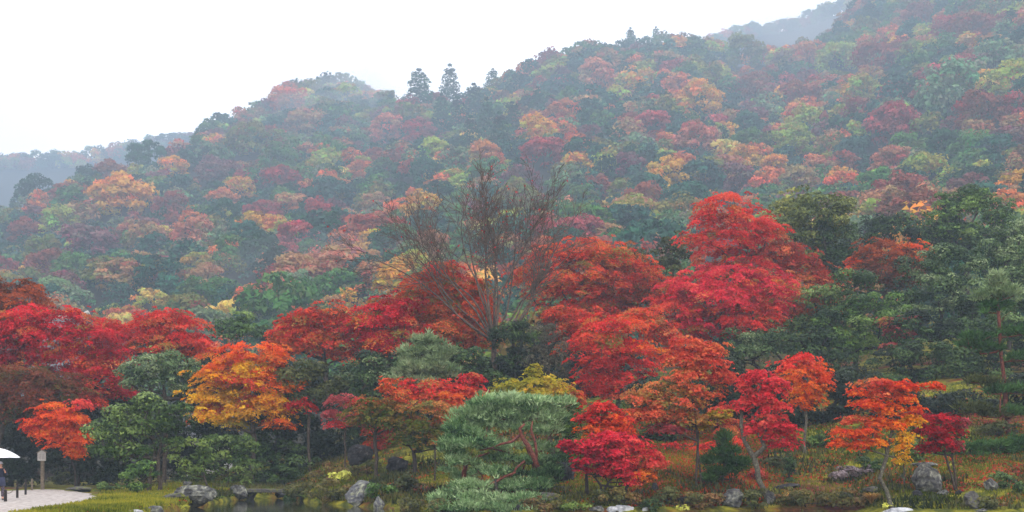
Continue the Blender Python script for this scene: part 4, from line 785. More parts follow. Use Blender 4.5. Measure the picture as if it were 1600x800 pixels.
for (c, k, vert, zn), ts in bins.items():
    ts.sort(key=lambda t: t[6]); n = len(ts)
    for i, t in enumerate(ts):
        e = '' if n == 1 else ', left one' if n == 2 and i == 0 else ', right one' if n == 2 else ', leftmost' if i == 0 else ', rightmost' if i == n - 1 else f', {NUM[i + 1]} from left'
        o = bpy.data.objects.new('conifer_tree' if k == 'conical' else 'hillside_tree', PMESH[k][rg.integers(len(PMESH[k]))])
        o.location = (t[0], t[1], Hs(t[0], t[1]) + t[2] * .15); o.rotation_euler = (0, 0, rg.uniform(0, 6.28)); o.scale = (t[2], t[2], t[2] * t[3] * rg.uniform(.9, 1.1))
        cc = lin(HC[c]) * rg.uniform(1.0, 1.35) * (1 if HC[c][1] >= HC[c][0] * .93 else .8) * (1 + rg.normal(0, .05, 3)); o.color = (*np.clip(cc, 0, 1), 1)
        COL.objects.link(o); tag(o, f'{c} {k} hillside tree {vert}, {zn}{e}', 'tree', 'trees covering the misty hillside')
# the rest of the forest: one mass
LOW = {k: [crown_proto(k, 560, s * 5 + 1) for s in range(4)] for k in PROTO}
Vs = []; Cs = []
for t in stuffT:
    V, C = LOW[t[5]][rg.integers(4)]; a = rg.uniform(0, 6.28); ca, sa = math.cos(a), math.sin(a)
    Q = V.copy(); Q[:, 0], Q[:, 1] = V[:, 0] * ca - V[:, 1] * sa, V[:, 0] * sa + V[:, 1] * ca
    Q *= t[2]; 
    # larger leaf clumps for the sparser crowns
    cen = Q.reshape(-1, 3, 3).mean(1, keepdims=True); Q = (cen + (Q.reshape(-1, 3, 3) - cen) * (1.65 if t[1] > 330 else 1.1)).reshape(-1, 3)
    Q += [t[0], t[1], Hs(t[0], t[1]) + t[2] * .1]; Vs.append(Q); Cs.append(np.clip(C * lin(HC[t[4]]) * rg.uniform(1.0, 1.35) * (1 if HC[t[4]][1] >= HC[t[4]][0] * .93 else .8), 0, .9))
V = np.concatenate(Vs); tag(obj('distant_forest', mesh_np('distant_forest', V, np.arange(len(V)).reshape(-1, 3), M['hill'], np.concatenate(Cs))), 'mass of smaller autumn treetops filling the upper hillside and far ridges', 'forest', kind='stuff')
del Vs, Cs, V

# ------------------------------------------------------------------ rocks
import bmesh
def rock(label, px, py, rx, ry, mat='rock', seed=0, D=None, dy=.8, name='boulder', squash=1.0, group=None, cuts=9, lean=0.0):
    """px,py centre in the photograph; it sits on the ground, lower quarter sunk"""
    rg = np.random.default_rng(seed + 100); D = hit(px, min(py + ry * .8, 800)); k = D / F
    bm = bmesh.new(); bmesh.ops.create_icosphere(bm, subdivisions=4 if rx > 7 else 3, radius=1.0); v = np.array([q.co[:] for q in bm.verts])
    for i in range(cuts + 5):
        n = unit(rg.normal(size=3) * [1, 1, .8]); d = rg.uniform(.5, .86); ex = v @ n - d; v = v - np.clip(ex, 0, None)[:, None] * n * .92
    ph = rg.uniform(0, 6, 6); nn = .05 * np.sin(v[:, 0] * 7 + ph[0]) * np.sin(v[:, 2] * 8 + ph[1]) + .035 * np.sin(v[:, 1] * 15 + v[:, 0] * 11 + ph[2]) + .03 * np.sin(v[:, 2] * 19 + v[:, 1] * 13 + ph[3]) + rg.normal(0, .008, len(v))
    v = v * (1 + nn)[:, None]; v[:, 0] += lean * v[:, 2]
    for a in (0, 2): v[:, a] = (v[:, a] - v[:, a].min()) / np.ptp(v[:, a]) * 2 - 1
    v = v * [rx * k, rx * k * dy, ry * k * squash]
    for q, c in zip(bm.verts, v): q.co = c
    me = bpy.data.meshes.new(name); bm.to_mesh(me); bm.free(); me.materials.append(M[mat])
    me.polygons.foreach_set('use_smooth', [False] * len(me.polygons))
    o = obj(name, me, None, P(px, py, D) + np.array([0, rx * k * dy * .5, 0])); return tag(o, label, 'rock', group)
rock('large grey angular boulder at the edge of the mossy lawn by the water', 303, 776, 34, 19, 'rock', 1, D=57.5)
rock('pale small rock at the lower left end of the lawn, cut by the frame', 238, 799, 19, 9, 'rock', 2, D=48.8)
rock('small flat stone just left of the pale rock at the lawn tip', 210, 800, 13, 4, 'rock_white', 3, D=47)
rock('grey stone behind the large boulder on the lawn', 292, 757, 8, 5, 'rock', 4, D=68)
rock('long mossy stone between the lawn and the large boulder', 268, 776, 20, 6, 'rock_moss', 5, D=57)
rock('upright brown-grey stone left of the stone slab bridge', 372, 770, 14, 13, 'rock', 6, D=69)
rock('rounded mossy stone touching the slab bridge', 389, 774, 12, 10, 'rock_moss', 7, D=69.5)
rock('stone block under the right end of the slab bridge', 440, 775, 12, 10, 'rock_dark', 8, D=71)
rock('low brown stone behind the gravel path end', 122, 765, 22, 5, 'rock_moss', 9, D=76)
rock('pale slab-like rock leaning in the dark shade', 484, 721, 9, 9, 'rock_white', 10, D=79, cuts=12)
rock('tall rock blotched with pale lichen at the water edge, left of centre', 562, 772, 24, 22, 'rock_lichen', 11, D=60.5, lean=.2)
rock('small lichened rock right of the tall blotched one', 592, 789, 9, 14, 'rock_lichen', 12, D=58.5)
rock('flat dark shore stone under the tall lichened rock', 540, 796, 14, 4, 'rock', 13, D=58.5)
rock('dark purple rock behind the grey-trunked green maple', 620, 728, 18, 15, 'rock_dark', 14, D=73)
rock('dark round rock in shade behind the slender pinkish maple', 562, 712, 22, 18, 'rock_dark', 15, D=79)
rock('dark rounded boulder with white streaks right of the cloud-pruned pine', 882, 738, 18, 21, 'rock_dark', 16, D=63)
rock('white rounded stone, leftmost of the front stones', 933, 797, 13, 7, 'rock', 17, D=52.6)
rock('white rounded stone in the middle of the front stones', 957, 797, 10, 6, 'rock_white', 18, D=52.5)
rock('largest white stone at the front edge below the magenta maple', 977, 798, 15, 9, 'rock_white', 19, D=52.4)
rock('small white stone right of the front stones', 1008, 798, 5, 6, 'rock_white', 20, D=52.6)
rock('flat mossy stone on the slope under the cloud-pruned pine', 868, 763, 24, 4, 'rock_moss', 21, D=58.5)
rock('dark low stone in the moss left of the magenta maple', 858, 778, 26, 9, 'rock_moss', 22, D=56)
rock('bluish stone at the front by the pine prop', 808, 795, 10, 7, 'rock_dark', 23, D=54.6)
rock('jagged purple-grey rock at the foot of the leaning lichen trunk', 1145, 780, 20, 17, 'rock', 24, D=57, cuts=14)
rock('small bluish rock on the low shrubs, centre right', 1068, 783, 10, 7, 'rock_dark', 25, D=56)
rock('little dark stone at the foot of the slim grey trunk', 1024, 762, 6, 8, 'rock_dark', 26, D=59)
rock('flat dark rock ledge in the bank right of the leaning trunk', 1232, 760, 22, 5, 'rock_dark', 27, D=59)
rock('grey upright rock at the base of the leaning trunk, at the water', 1205, 780, 8, 14, 'rock', 28, D=56.5)
rock('great grey standing rock beneath the dark crimson maple', 1452, 749, 26, 28, 'rock', 29, D=60.5, cuts=12)
rock('flat capstone on top of the great grey standing rock', 1450, 727, 24, 5, 'rock', 30, D=60)
rock('small rock at the right foot of the great standing rock', 1474, 771, 9, 6, 'rock', 31, D=58.6)
rock('small rock at the left foot of the great standing rock', 1434, 772, 9, 6, 'rock_dark', 32, D=58.6)
rock('upright grey rock on the mossy slope at right', 1550, 759, 11, 12, 'rock', 33, D=57.5)
rock('mottled grey rock low at right, below the upright one', 1522, 783, 15, 16, 'rock_moss', 34, D=54.6)
rock('flat pale rock cut by the bottom frame at right', 1535, 799, 14, 5, 'rock', 35, D=52.8)
rock('pale foreground rock at the foot of the kinked grey trunk', 1405, 799, 24, 6, 'rock_white', 36, D=52.8)
rock('broad brownish flat stone right of the shrubs near the kinked trunk', 1365, 766, 16, 6, 'rock_moss', 37, D=57)
rock('small stone on the slope right of the great standing rock', 1498, 770, 6, 4, 'rock_dark', 38, D=60)
# stone slab bridge
sb = MB(); a = P(392, 764, 70.5); c = P(416, 764.5, 71); sb.box((0, 0, 0), (2.2, .9, .2)); o = sb.build('stone_slab', M['rock_moss'], loc=(c[0], 70.6, .08), bevel=.04)
tag(o, 'flat mossy stone slab bridging the dark inlet at the water edge', 'stone slab')

# ------------------------------------------------------------------ low shrubs and plants
SH = [('shrub', 'clipped dark azalea bush behind the gravel path, left one', 100, 748, 24, 12, 'olive', 77), ('shrub', 'clipped dark azalea bush behind the gravel path, right one', 158, 748, 26, 12, 'dkgreen', 77),
      ('shrub', 'low green shrub right of the path end', 175, 763, 20, 7, 'green', 74), ('shrub', 'dark round shrub beside the lawn trees', 285, 748, 16, 9, 'dkgreen', 72),
      ('shrub', 'broad olive shrub on the bank right of the slab bridge', 470, 768, 26, 12, 'azalea', 68), ('shrub', 'brownish-green mounded shrub left of the lichened rock', 520, 770, 28, 15, 'azalea', 64),
      ('shrub', 'green fine-leaved shrub between the two lichened rocks', 596, 768, 20, 13, 'midgreen', 61.5), ('shrub', 'round clipped bush right of the grey maple trunk', 638, 759, 18, 14, 'olive', 63),
      ('shrub', 'low green-brown shrub on the shore left of the pine', 640, 790, 26, 9, 'azalea', 57), ('shrub', 'low dark shrub on the shore under the pine', 690, 792, 24, 8, 'azalea', 56),
      ('shrub', 'grey-brown heathery shrub below the dark round boulder', 850, 790, 34, 10, 'azalea', 55), ('shrub', 'low bright green shrub below the orange-red maple', 898, 794, 20, 6, 'brightgreen', 53.6),
      ('shrub', 'dark clipped shrub behind the white front stones', 962, 778, 44, 9, 'azalea', 54.5), ('shrub', 'round dark bush right of the magenta maple', 1040, 776, 18, 12, 'olive', 56),
      ('shrub', 'small bush in front of the round dark bush', 1015, 790, 16, 9, 'dkgreen', 54.5), ('shrub', 'low olive hedge along the water, centre right', 1095, 783, 34, 10, 'azalea', 56.2),
      ('shrub', 'olive shrub between jagged rock and leaning trunk', 1180, 782, 18, 15, 'olive', 56.8), ('shrub', 'dark hedge along the water right of the leaning trunk', 1262, 782, 36, 13, 'azalea', 57),
      ('shrub', 'dense brown-green hedge over the water, right part', 1315, 782, 32, 14, 'azalea', 56.6), ('shrub', 'grey twiggy shrub on the slope behind the hedge', 1340, 738, 22, 11, 'grey', 61),
      ('shrub', 'small grey twiggy shrub left of the larger grey one', 1312, 747, 14, 8, 'grey', 61), ('shrub', 'dark green shrub behind the grey twiggy one', 1362, 728, 20, 12, 'dkgreen', 63),
      ('shrub', 'dark leafy shrub behind the kinked trunk maple, above the great rock', 1430, 706, 22, 16, 'green', 63), ('shrub', 'dark green shrub right of the upright slope rock', 1568, 752, 16, 12, 'dkgreen', 59),
      ('shrub', 'low mound of brown-green foliage right of the mottled rock', 1552, 786, 20, 10, 'azalea', 54.5), ('shrub', 'bright green leafy clump at the right edge', 1592, 766, 12, 9, 'midgreen', 56),
      ('shrub', 'thin dark columnar bush left on the right-hand slope', 1233, 735, 5, 18, 'dkgreen', 62), ('shrub', 'small dark bush on the slope right of the magenta maple trunk', 955, 768, 6, 5, 'dkgreen', 57),
      ('shrub', 'dark shrub mass under the green maples, left', 575, 735, 24, 10, 'azalea', 72), ('shrub', 'dim undergrowth bush in the deep shade', 440, 745, 30, 14, 'dkgreen', 76), ('shrub', 'dim undergrowth bush beside the pale slab rock', 515, 740, 26, 12, 'azalea', 75),
      ('shrub', 'low shrub right of the slab bridge at waterline', 455, 782, 16, 6, 'midgreen', 70.5), ('shrub', 'shrub on the slope beneath the two-toned maple', 1290, 690, 24, 10, 'midgreen', 72), ('shrub', 'olive bush on the slope behind the slim pine', 1560, 672, 30, 12, 'olive', 70),
      ('shrub', 'dark bush beneath the dark evergreens, right slope', 1240, 655, 30, 14, 'duskgreen', 80), ('shrub', 'low reddish bush on the slope right of small pine', 1180, 742, 14, 7, 'dullred', 61),
      ('shrub', 'weeping olive bush right of the small pine', 1215, 725, 16, 9, 'olive', 66), ('shrub', 'green bush at the foot of the yellow-green maple', 880, 700, 24, 12, 'midgreen', 68)]
for nm, lab, px, py, rx, ry, pal, D in SH:
    D = None
    shrub(nm, lab, px, py - 2, rx * 1.15, ry * 1.25, pal, D, leaf=.12, per=1.2, pad=.3, dens=1.2)
shrub('shrub', 'bright lime-yellow leafy plant above the lichened rock', 534, 745, 20, 8, 'lime', 62.5, leaf=.17, pad=.3)
shrub('shrub', 'yellow-leaved little plant on the bank right of the leaning trunk', 1228, 772, 9, 8, 'gold', 55.5, leaf=.16, pad=.22)
shrub('shrub', 'yellow-green leafy plant at the front left of the jagged rock', 1065, 795, 14, 5, 'lime', 53.6, leaf=.15, pad=.22)
shrub('shrub', 'yellow-green plant right of the dry grass tuft', 1385, 790, 12, 7, 'lime', 53.4, leaf=.15, pad=.22)
def blades(name, label, px, D, w, h, n, pal, cat, arch=.6, group=None):
    k = D / F; b0 = gpt(px, D); V = []; C = []
    for i in range(n):
        a = rng.uniform(0, 6.28); L = h * k * rng.uniform(.7, 1.2); sp = w * k * rng.uniform(.3, 1); wd = .02 + .01 * rng.uniform(); side = np.array([-math.sin(a), math.cos(a), 0]) * wd
        o = np.array([math.cos(a), math.sin(a), 0]); pr = o * sp * .12
        for j in range(4):
            t0, t1 = j / 4, (j + 1) / 4
            p0 = pr + o * sp * t0 ** 1.5 + np.array([0, 0, L * (t0 - arch * t0 * t0 * .8)]); p1 = pr + o * sp * t1 ** 1.5 + np.array([0, 0, L * (t1 - arch * t1 * t1 * .8)])
            s0, s1 = side * (1 - t0 * .7), side * (1 - t1 * .7); V += [p0 - s0, p0 + s0, p1 + s1, p0 - s0, p1 + s1, p1 - s1]
        C += [palcol(PAL[pal], np.array([rng.uniform()]))[0]] * 24
    o = obj(name, mesh_np(name, np.array(V), np.arange(len(V)).reshape(-1, 3), M['leaf'], np.array(C)), None, b0); return tag(o, label, cat, group)
blades('grass_tuft', 'dry straw-coloured ornamental grass tuft at the foot of the kinked trunk', 1362, 54.6, 20, 30, 240, 'drygrass', 'grass tuft')
def fern(label, px, D, w, h, pal='brightgreen'):
    D = min(D, 1e9); k = D / F; b0 = gpt(px, D); V = []; C = []
    for i in range(11):
        a = i * 2.4 + rng.uniform(-.2, .2); o = np.array([math.cos(a), math.sin(a), 0]); s = np.array([-o[1], o[0], 0]); L = w * k * rng.uniform(.8, 1.1); hh = h * k * rng.uniform(.8, 1.1)
        for j in range(14):
            t = j / 14; p = o * L * t + np.array([0, 0, hh * (1.9 * t - 1.5 * t * t)]); wd = .22 * math.sin(math.pi * (t * .85 + .12)) * L * .9; dx = o * L / 14
            for sg in (-1, 1): V += [p, p + dx * .8, p + s * sg * wd + dx * .9 + np.array([0, 0, -.03])]; 
            C += [palcol(PAL[pal], np.array([rng.uniform()]))[0]] * 6
    o = obj('fern', mesh_np('fern', np.array(V), np.arange(len(V)).reshape(-1, 3), M['leaf'], np.array(C)), None, b0); tag(o, label, 'fern')
fern('bright fern arching over the water right of the slab bridge', 455, 71.8, 13, 12); fern('green fern on the bank between slab bridge and mounded shrub', 478, 66.6, 14, 12)
fern('light fern drooping to the water below the bank', 462, 67.5, 10, 10); fern('fern at the foot of the large lawn boulder, on its left', 282, 55.4, 14, 10, 'lime')
fern('fern tuft right of the large lawn boulder', 340, 65.4, 14, 11); fern('low fern left of the lawn boulder by the long mossy stone', 240, 61, 10, 7)
fern('fern beside the upright brown-grey stone', 358, 67.6, 10, 9); fern('fern growing at the front left of the tall lichened rock', 500, 63.6, 12, 10, 'green')
fern('fern in the moss between the grey maple trunk and the lichened rock', 612, 59, 12, 9, 'green'); fern('fern on the hedge bank right of the leaning trunk', 1245, 54.9, 12, 10, 'green')

# ground litter and moss
def scatter(name, label, cat, n, pxr, size, pals, up, dens=None, mat='leaf'):
    px = rng.uniform(*pxr, n); S = I(px, SHORE); D = S + .6 + (1 - np.sqrt(1 - rng.uniform(0, .96, n))) * 36; x = (px - 800) / F * D; z = H(x, D)
    m = np.nonzero(rng.uniform(size=n) < dens(px, D, x))[0]; x, D, z = x[m], D[m], z[m]; n = len(m)
    c = np.stack([x, D, z + size * .25], 1); nr = rng.normal(0, 1, (n, 3)) * [1, 1, .3] if up else rng.normal(0, .35, (n, 3)) + [0, 0, 1]
    ui = np.clip(.42 + .34 * wob(x, D, 1.9) + .22 * wob(x, D, .7) + .3 * ((x / D * F < -500) & up) + rng.normal(0, .15, n), 0, .99)
    col = palcol(pals, ui); L = size * rng.uniform(.6, 1.4, n)
    if up:
        w = unit(np.cross([0, 0, 1], nr)) * size * .3; t = np.stack([rng.normal(0, .4, n) * size, rng.normal(0, .4, n) * size, L], 1)
        v = np.stack([c + t, c + w - [0, 0, .03], c - w - [0, 0, .03]], 1).reshape(-1, 3); cc = np.repeat(col, 3, 0)
    else: v, cc = tris(c, nr, L, L * .9, col)
    tag(obj(name, mesh_np(name, v, np.arange(len(v)).reshape(-1, 3), M[mat], cc)), label, cat, kind='stuff')
notpath = lambda px, D: ~((px < 158) & (HZ + CAMZ * F / D < np.interp(px, [-60, 0, 30, 60, 95, 128, 150, 158], [803, 803, 801, 796, 791, 786, 778, 770])) & (D < 80))
scatter('moss_tufts', 'golden green moss and short grass over the lawn and slopes', 'moss', 130000, (-60, 1660), .11, [(40, 54, 19), (80, 94, 28), (124, 130, 38), (166, 160, 50)], True, lambda px, D, x: notpath(px, D) * np.where(px < 330, .8, .3 + .6 * (wob(x, D, 3.1) > -.05)))
scatter('fallen_leaves', 'red and orange fallen maple leaves strewn on the moss', 'fallen leaves', 190000, (-60, 1660), .13, [(120, 46, 30), (176, 58, 40), (204, 86, 48), (190, 50, 46)], False,
        lambda px, D, x: notpath(px, D) * np.where((px > 980) & (px < 1200), .8, np.where(px > 1380, .3, np.where(px > 600, .24, .04))) * (wob(x, D, 2.3) > np.where((px > 980) & (px < 1200), -.7, -.02)))

scatter('undergrowth', 'dark low leafy undergrowth and small ferns along the shore and in the shade', 'undergrowth', 150000, (150, 1660), .2, [(26, 36, 20), (48, 60, 28), (84, 82, 38), (96, 90, 42), (92, 118, 44)], True,
        lambda px, D, x: notpath(px, D) * np.where(px < 330, (D > 74) * .5, 1) * np.where(px < 620, .5, .17) * ((wob(x, D, 1.5) + .5 * wob(x, D, 4) > .22) | ((px > 340) & (D < I(px, SHORE) + 1.7 + .5 * wob(x, D, 2)))), mat='glossy')

# ------------------------------------------------------------------ sign post, stakes, person, buildings
D = 74.5; b = gpt(66.5, D); k = D / F
s = empty('wooden_sign', b, 'wooden notice sign with a small gabled pale board on a post', 'sign')
m = MB(); m.box((0, 0, (763 - 712) * k / 2 - .1), (.19, .16, (763 - 712) * k + .2)); m.build('post', M['wood_post'], s, bevel=.02)
zb = (763 - 717) * k; hw = 6.4 * k; hh = 12.5 * k; pk = 4 * k
m = MB(); pr = [(-hw, zb), (hw, zb), (hw, zb + hh), (0, zb + hh + pk), (-hw, zb + hh)]
m.add([(x, -.16, z) for x, z in pr] + [(x, -.08 - .02, z) for x, z in pr], [(0, 1, 2, 3, 4), (9, 8, 7, 6, 5)] + [(i + 5, (i + 1) % 5 + 5, (i + 1) % 5, i) for i in range(5)]); bd = m.build('board', M['board'], s)
m = MB()
for i in range(4): m.box((hw * .55 - i * hw * .38, -.1625, zb + hh * .52), (.022, .003, hh * (.7 - .12 * (i == 3))))
m.build('writing', M['ink'], bd)
for sg in (-1, 1):
    m = MB(); a = (0, zb + hh + pk + .02); e = (sg * (hw + .05), zb + hh - .01)
    m.add([(a[0], -.2, a[1]), (e[0], -.2, e[1]), (e[0], 0, e[1]), (a[0], 0, a[1]), (a[0], -.2, a[1] + .035), (e[0], -.2, e[1] + .035), (e[0], 0, e[1] + .035), (a[0], 0, a[1] + .035)],
          [(0, 1, 2, 3), (7, 6, 5, 4), (0, 4, 5, 1), (1, 5, 6, 2), (2, 6, 7, 3), (3, 7, 4, 0)]); m.build('roof_board', M['wood_post'], s)
STK = [(8.5, 785, 20, 'wood_dark', 'short dark stake nearest the person, in front of the legs', .12), (27, 779, 25, 'wood_dark', 'short dark stake second from the person', .1), (40, 774, 25, 'wood_dark', 'short dark stake third from the person', .1), (50, 767, 19, 'wood_post', 'short pale stake at the far end of the rope, nearest the sign', .1)]
tops = []
for px, py, h, mt, lab, w in STK:
    D = CAMZ * F / (py - HZ); b = P(px, py, D); b[2] = 0.0; m = MB(); hz = h * D / F; w *= .62
    m.tube([(0, 0, -.1), (0, 0, hz * .94), (0, 0, hz)], [w * .95, w * .88, w * .6], 10); o = m.build('stake', M[mt], smooth=False, loc=b); tag(o, lab, 'post', 'rope stakes at the path edge'); tops.append(b + np.array([0, -.0, hz * .8]))
m = MB()
pts = []
for a, c in zip(tops[:-1], tops[1:]):
    for j in range(7): t = j / 7; pts.append(a + (c - a) * t - np.array([0, .1, .16 * math.sin(math.pi * t)]))
pts.append(tops[-1] - np.array([0, .1, 0])); o0 = pts[0]; m.tube([p - o0 for p in pts], .018, 6); tag(m.build('rope', M['rope'], smooth=True, loc=o0), 'thin rope sagging between the short path stakes', 'rope')

# person (built at the origin, facing -y then turned): 1.62 m
def skin_obj(name, verts, edges, radii, mat, parent, root=0, sub=2):
    me = bpy.data.meshes.new(name); me.from_pydata(verts, edges, []); o = obj(name, me, parent)
    o.modifiers.new('skin', 'SKIN'); sv = me.skin_vertices[0].data if me.skin_vertices else None
    if sv is None: return o
    for i, r in enumerate(radii): sv[i].radius = (r, r) if not hasattr(r, '__len__') else r; sv[i].use_root = (i == root)
    sd = o.modifiers.new('sub', 'SUBSURF'); sd.levels = sub; sd.render_levels = sub; me.materials.append(mat)
    return o
def ensure_skin(me): pass
D = 56.5; pb = P(0.5, 784, D); pb[2] = .035
per = empty('person', pb, 'person in dark coat and pale hat on the gravel, holding an umbrella', 'person', rz=R(35))
def skin_mesh(name, verts, edges, radii, mat, parent, sub=2):
    me = bpy.data.meshes.new(name); me.from_pydata(verts, edges, []); o = obj(name, me, parent); me.materials.append(mat)
    o.modifiers.new('skin', 'SKIN')
    bm_layer = me.skin_vertices[0] if len(me.skin_vertices) else None
    if bm_layer is None:
        bpy.context.view_layer.objects.active = o; o.select_set(True); bpy.ops.object.modifier_remove(modifier='skin'); bpy.ops.object.modifier_add(type='SKIN'); o.select_set(False); bm_layer = me.skin_vertices[0]
    for i, r in enumerate(radii): bm_layer.data[i].radius = r if hasattr(r, '__len__') else (r, r); bm_layer.data[i].use_root = (i == 0)
    sd = o.modifiers.new('sub', 'SUBSURF'); sd.levels = sub; sd.render_levels = sub
    for p in me.polygons: p.use_smooth = True
    return o
bv = [(0, 0, .86), (0, 0, 1.05), (0, 0, 1.25), (0, 0, 1.36), (0, -.01, 1.43), (0, -.03, 1.52), (0, -.03, 1.60),
      (.09, 0, .80), (.10, -.02, .46), (.10, .02, .08), (.10, -.12, .04), (-.09, 0, .80), (-.11, .02, .46), (-.12, .05, .08), (-.13, -.09, .04),
      (.17, 0, 1.34), (.24, -.06, 1.10), (.14, -.24, 1.24), (.12, -.27, 1.30), (-.17, 0, 1.34), (-.25, -.06, 1.12), (-.13, -.24, 1.36), (-.08, -.26, 1.44)]
be = [(0, 1), (1, 2), (2, 3), (3, 4), (4, 5), (5, 6), (0, 7), (7, 8), (8, 9), (9, 10), (0, 11), (11, 12), (12, 13), (13, 14), (3, 15), (15, 16), (16, 17), (17, 18), (3, 19), (19, 20), (20, 21), (21, 22)]
br = [(.15, .11), (.13, .10), (.16, .11), (.12, .09), .055, .085, .075, .09, .06, .045, .04, .09, .06, .045, .04, .065, .048, .036, .03, .065, .048, .036, .03]
skin_mesh('body', bv, be, br, M['skin'], per)
# fingers curled on the umbrella handle and at the face
for (hx, hy, hz, sg) in ((.11, -.28, 1.33, 1), (-.07, -.265, 1.47, -1)):
    fv = []; fe = []; fr = []
    for i in range(4):
        n = len(fv); z = hz + .03 - .02 * i; l = (.034, .038, .036, .028)[i]
        fv += [(hx, hy, z), (hx - sg * .012, hy - l, z + .004), (hx - sg * .045, hy - l - .006, z)]; fe += [(n, n + 1), (n + 1, n + 2)]; fr += [.010, .009, .007]
    n = len(fv); fv += [(hx, hy + .01, hz - .02), (hx - sg * .03, hy - .01, hz), (hx - sg * .045, hy - .02, hz + .03)]; fe += [(n, n + 1), (n + 1, n + 2)]; fr += [.011, .009, .008]
    for j in range(5):
        skin_mesh('finger', fv[j * 3:j * 3 + 3], [(0, 1), (1, 2)], fr[j * 3:j * 3 + 3], M['skin'], per, 1)
cv = [(0, 0, .95), (0, 0, 1.08), (0, 0, 1.26), (0, 0, 1.36), (.17, 0, 1.345), (.245, -.06, 1.10), (.15, -.22, 1.22), (-.17, 0, 1.345), (-.255, -.06, 1.12), (-.14, -.22, 1.34)]
skin_mesh('coat', cv, [(0, 1), (1, 2), (2, 3), (3, 4), (4, 5), (5, 6), (3, 7), (7, 8), (8, 9)], [(.19, .15), (.17, .135), (.19, .14), (.13, .11), .088, .068, .052, .088, .068, .052], M['coat'], per)
m = MB(); n = 20
for z0, z1, a0, a1 in ((.62, 1.0, .235, .20),):
    vs = [((a0 + .015 * math.sin(5 * q)) * math.cos(q), (a0 * .8 + .012 * math.sin(5 * q)) * math.sin(q), z0) for q in [i * 6.2832 / n for i in range(n)]] + [(a1 * math.cos(q), a1 * .78 * math.sin(q), z1) for q in [i * 6.2832 / n for i in range(n)]]
    m.add(vs, [(i, (i + 1) % n, n + (i + 1) % n, n + i) for i in range(n)] + [tuple(range(n))[::-1]])
m.build('coat_skirt', M['vest'], per, smooth=True)
skin_mesh('trousers', [(0, 0, .82), (.09, 0, .76), (.10, -.02, .46), (.10, .02, .12), (-.09, 0, .76), (-.11, .02, .46), (-.12, .05, .12)], [(0, 1), (1, 2), (2, 3), (0, 4), (4, 5), (5, 6)], [.13, .11, .082, .072, .11, .082, .072], M['trouser'], per)
for sx, y0 in ((.10, .02), (-.12, .05)): skin_mesh('shoe', [(sx, y0 + .03, .05), (sx, y0 - .07, .045), (sx + (.0 if sx > 0 else -.01), y0 - .15, .035)], [(0, 1), (1, 2)], [.055, .05, .035], M['shoe'], per)
skin_mesh('hair', [(0, .01, 1.60), (0, .05, 1.53), (0, .055, 1.45)], [(0, 1), (1, 2)], [.085, .075, .05], M['hair'], per)
m = MB(); rings = [(.125, 1.585), (.13, 1.592), (.098, 1.605), (.09, 1.65), (.06, 1.69), (.0, 1.70)]; n = 18
vs = [(r * math.cos(i * 6.2832 / n), -.02 + r * 1.08 * math.sin(i * 6.2832 / n), z) for r, z in rings for i in range(n)]
m.add(vs, [(k * n + i, k * n + (i + 1) % n, (k + 1) * n + (i + 1) % n, (k + 1) * n + i) for k in range(len(rings) - 1) for i in range(n)]); m.build('hat', M['hat'], per, smooth=True)
# face: eyes and nose, mouth
for sx in (-.032, .032):
    m = MB(); m.tube([(sx, -.112, 1.535), (sx, -.12, 1.535)], [.012, .008], 8); m.build('eye', M['shoe'], per)
m = MB(); m.tube([(0, -.105, 1.53), (0, -.135, 1.505), (0, -.11, 1.495)], [.008, .014, .01], 7); m.build('nose', M['skin'], per, smooth=True)
m = MB(); m.box((0, -.112, 1.47), (.045, .008, .008)); m.build('mouth', M['timber'], per)
# umbrella
ub = np.array([pb[0] - .12, pb[1] - .3, pb[2]]); um = empty('umbrella', ub + np.array([0, 0, 1.50]), 'open white umbrella held over the person at the left edge', 'umbrella')
m = MB(); n = 8; rr = 1.06; zt = .80; drop = .42; vs = [(0, 0, zt)]; fs = []; K = 5; seg = 4
tot = n * seg
for k_ in range(1, K + 1):
    t = k_ / K
    for i in range(tot):
        a = i * 2 * math.pi / tot + .2; fr = (i % seg) / seg; sc = 1 - .055 * math.sin(math.pi * fr) * t
        vs.append((rr * t * sc * math.cos(a), rr * t * sc * math.sin(a), zt - drop * t ** 1.9 - .02 * math.sin(math.pi * fr) * t))
for i in range(tot): fs.append((0, 1 + i, 1 + (i + 1) % tot))
for k_ in range(K - 1):
    for i in range(tot): a = 1 + k_ * tot; fs.append((a + i, a + tot + i, a + tot + (i + 1) % tot, a + (i + 1) % tot))
m.add(vs, fs); cn = m.build('canopy', M['umbrella'], um); sd = cn.modifiers.new('solid', 'SOLIDIFY'); sd.thickness = .006
for i in range(n):
    a = i * 2 * math.pi / n + .2; m = MB(); m.tube([(rr * t * math.cos(a), rr * t * math.sin(a), zt - .012 - drop * t ** 1.9) for t in (.02, .3, .6, .85, 1.0)], .006, 5); m.build('rib', M['metal'], um)
m = MB(); m.tube([(0, 0, -.06), (0, 0, zt + .08)], .011, 8); m.build('shaft', M['metal'], um, smooth=True)
m = MB(); m.tube([(0, 0, .0), (0, 0, -.24), (.02, 0, -.29), (.06, 0, -.30), (.08, 0, -.27)], .016, 8); m.build('handle', M['wood_dark'], um, smooth=True)

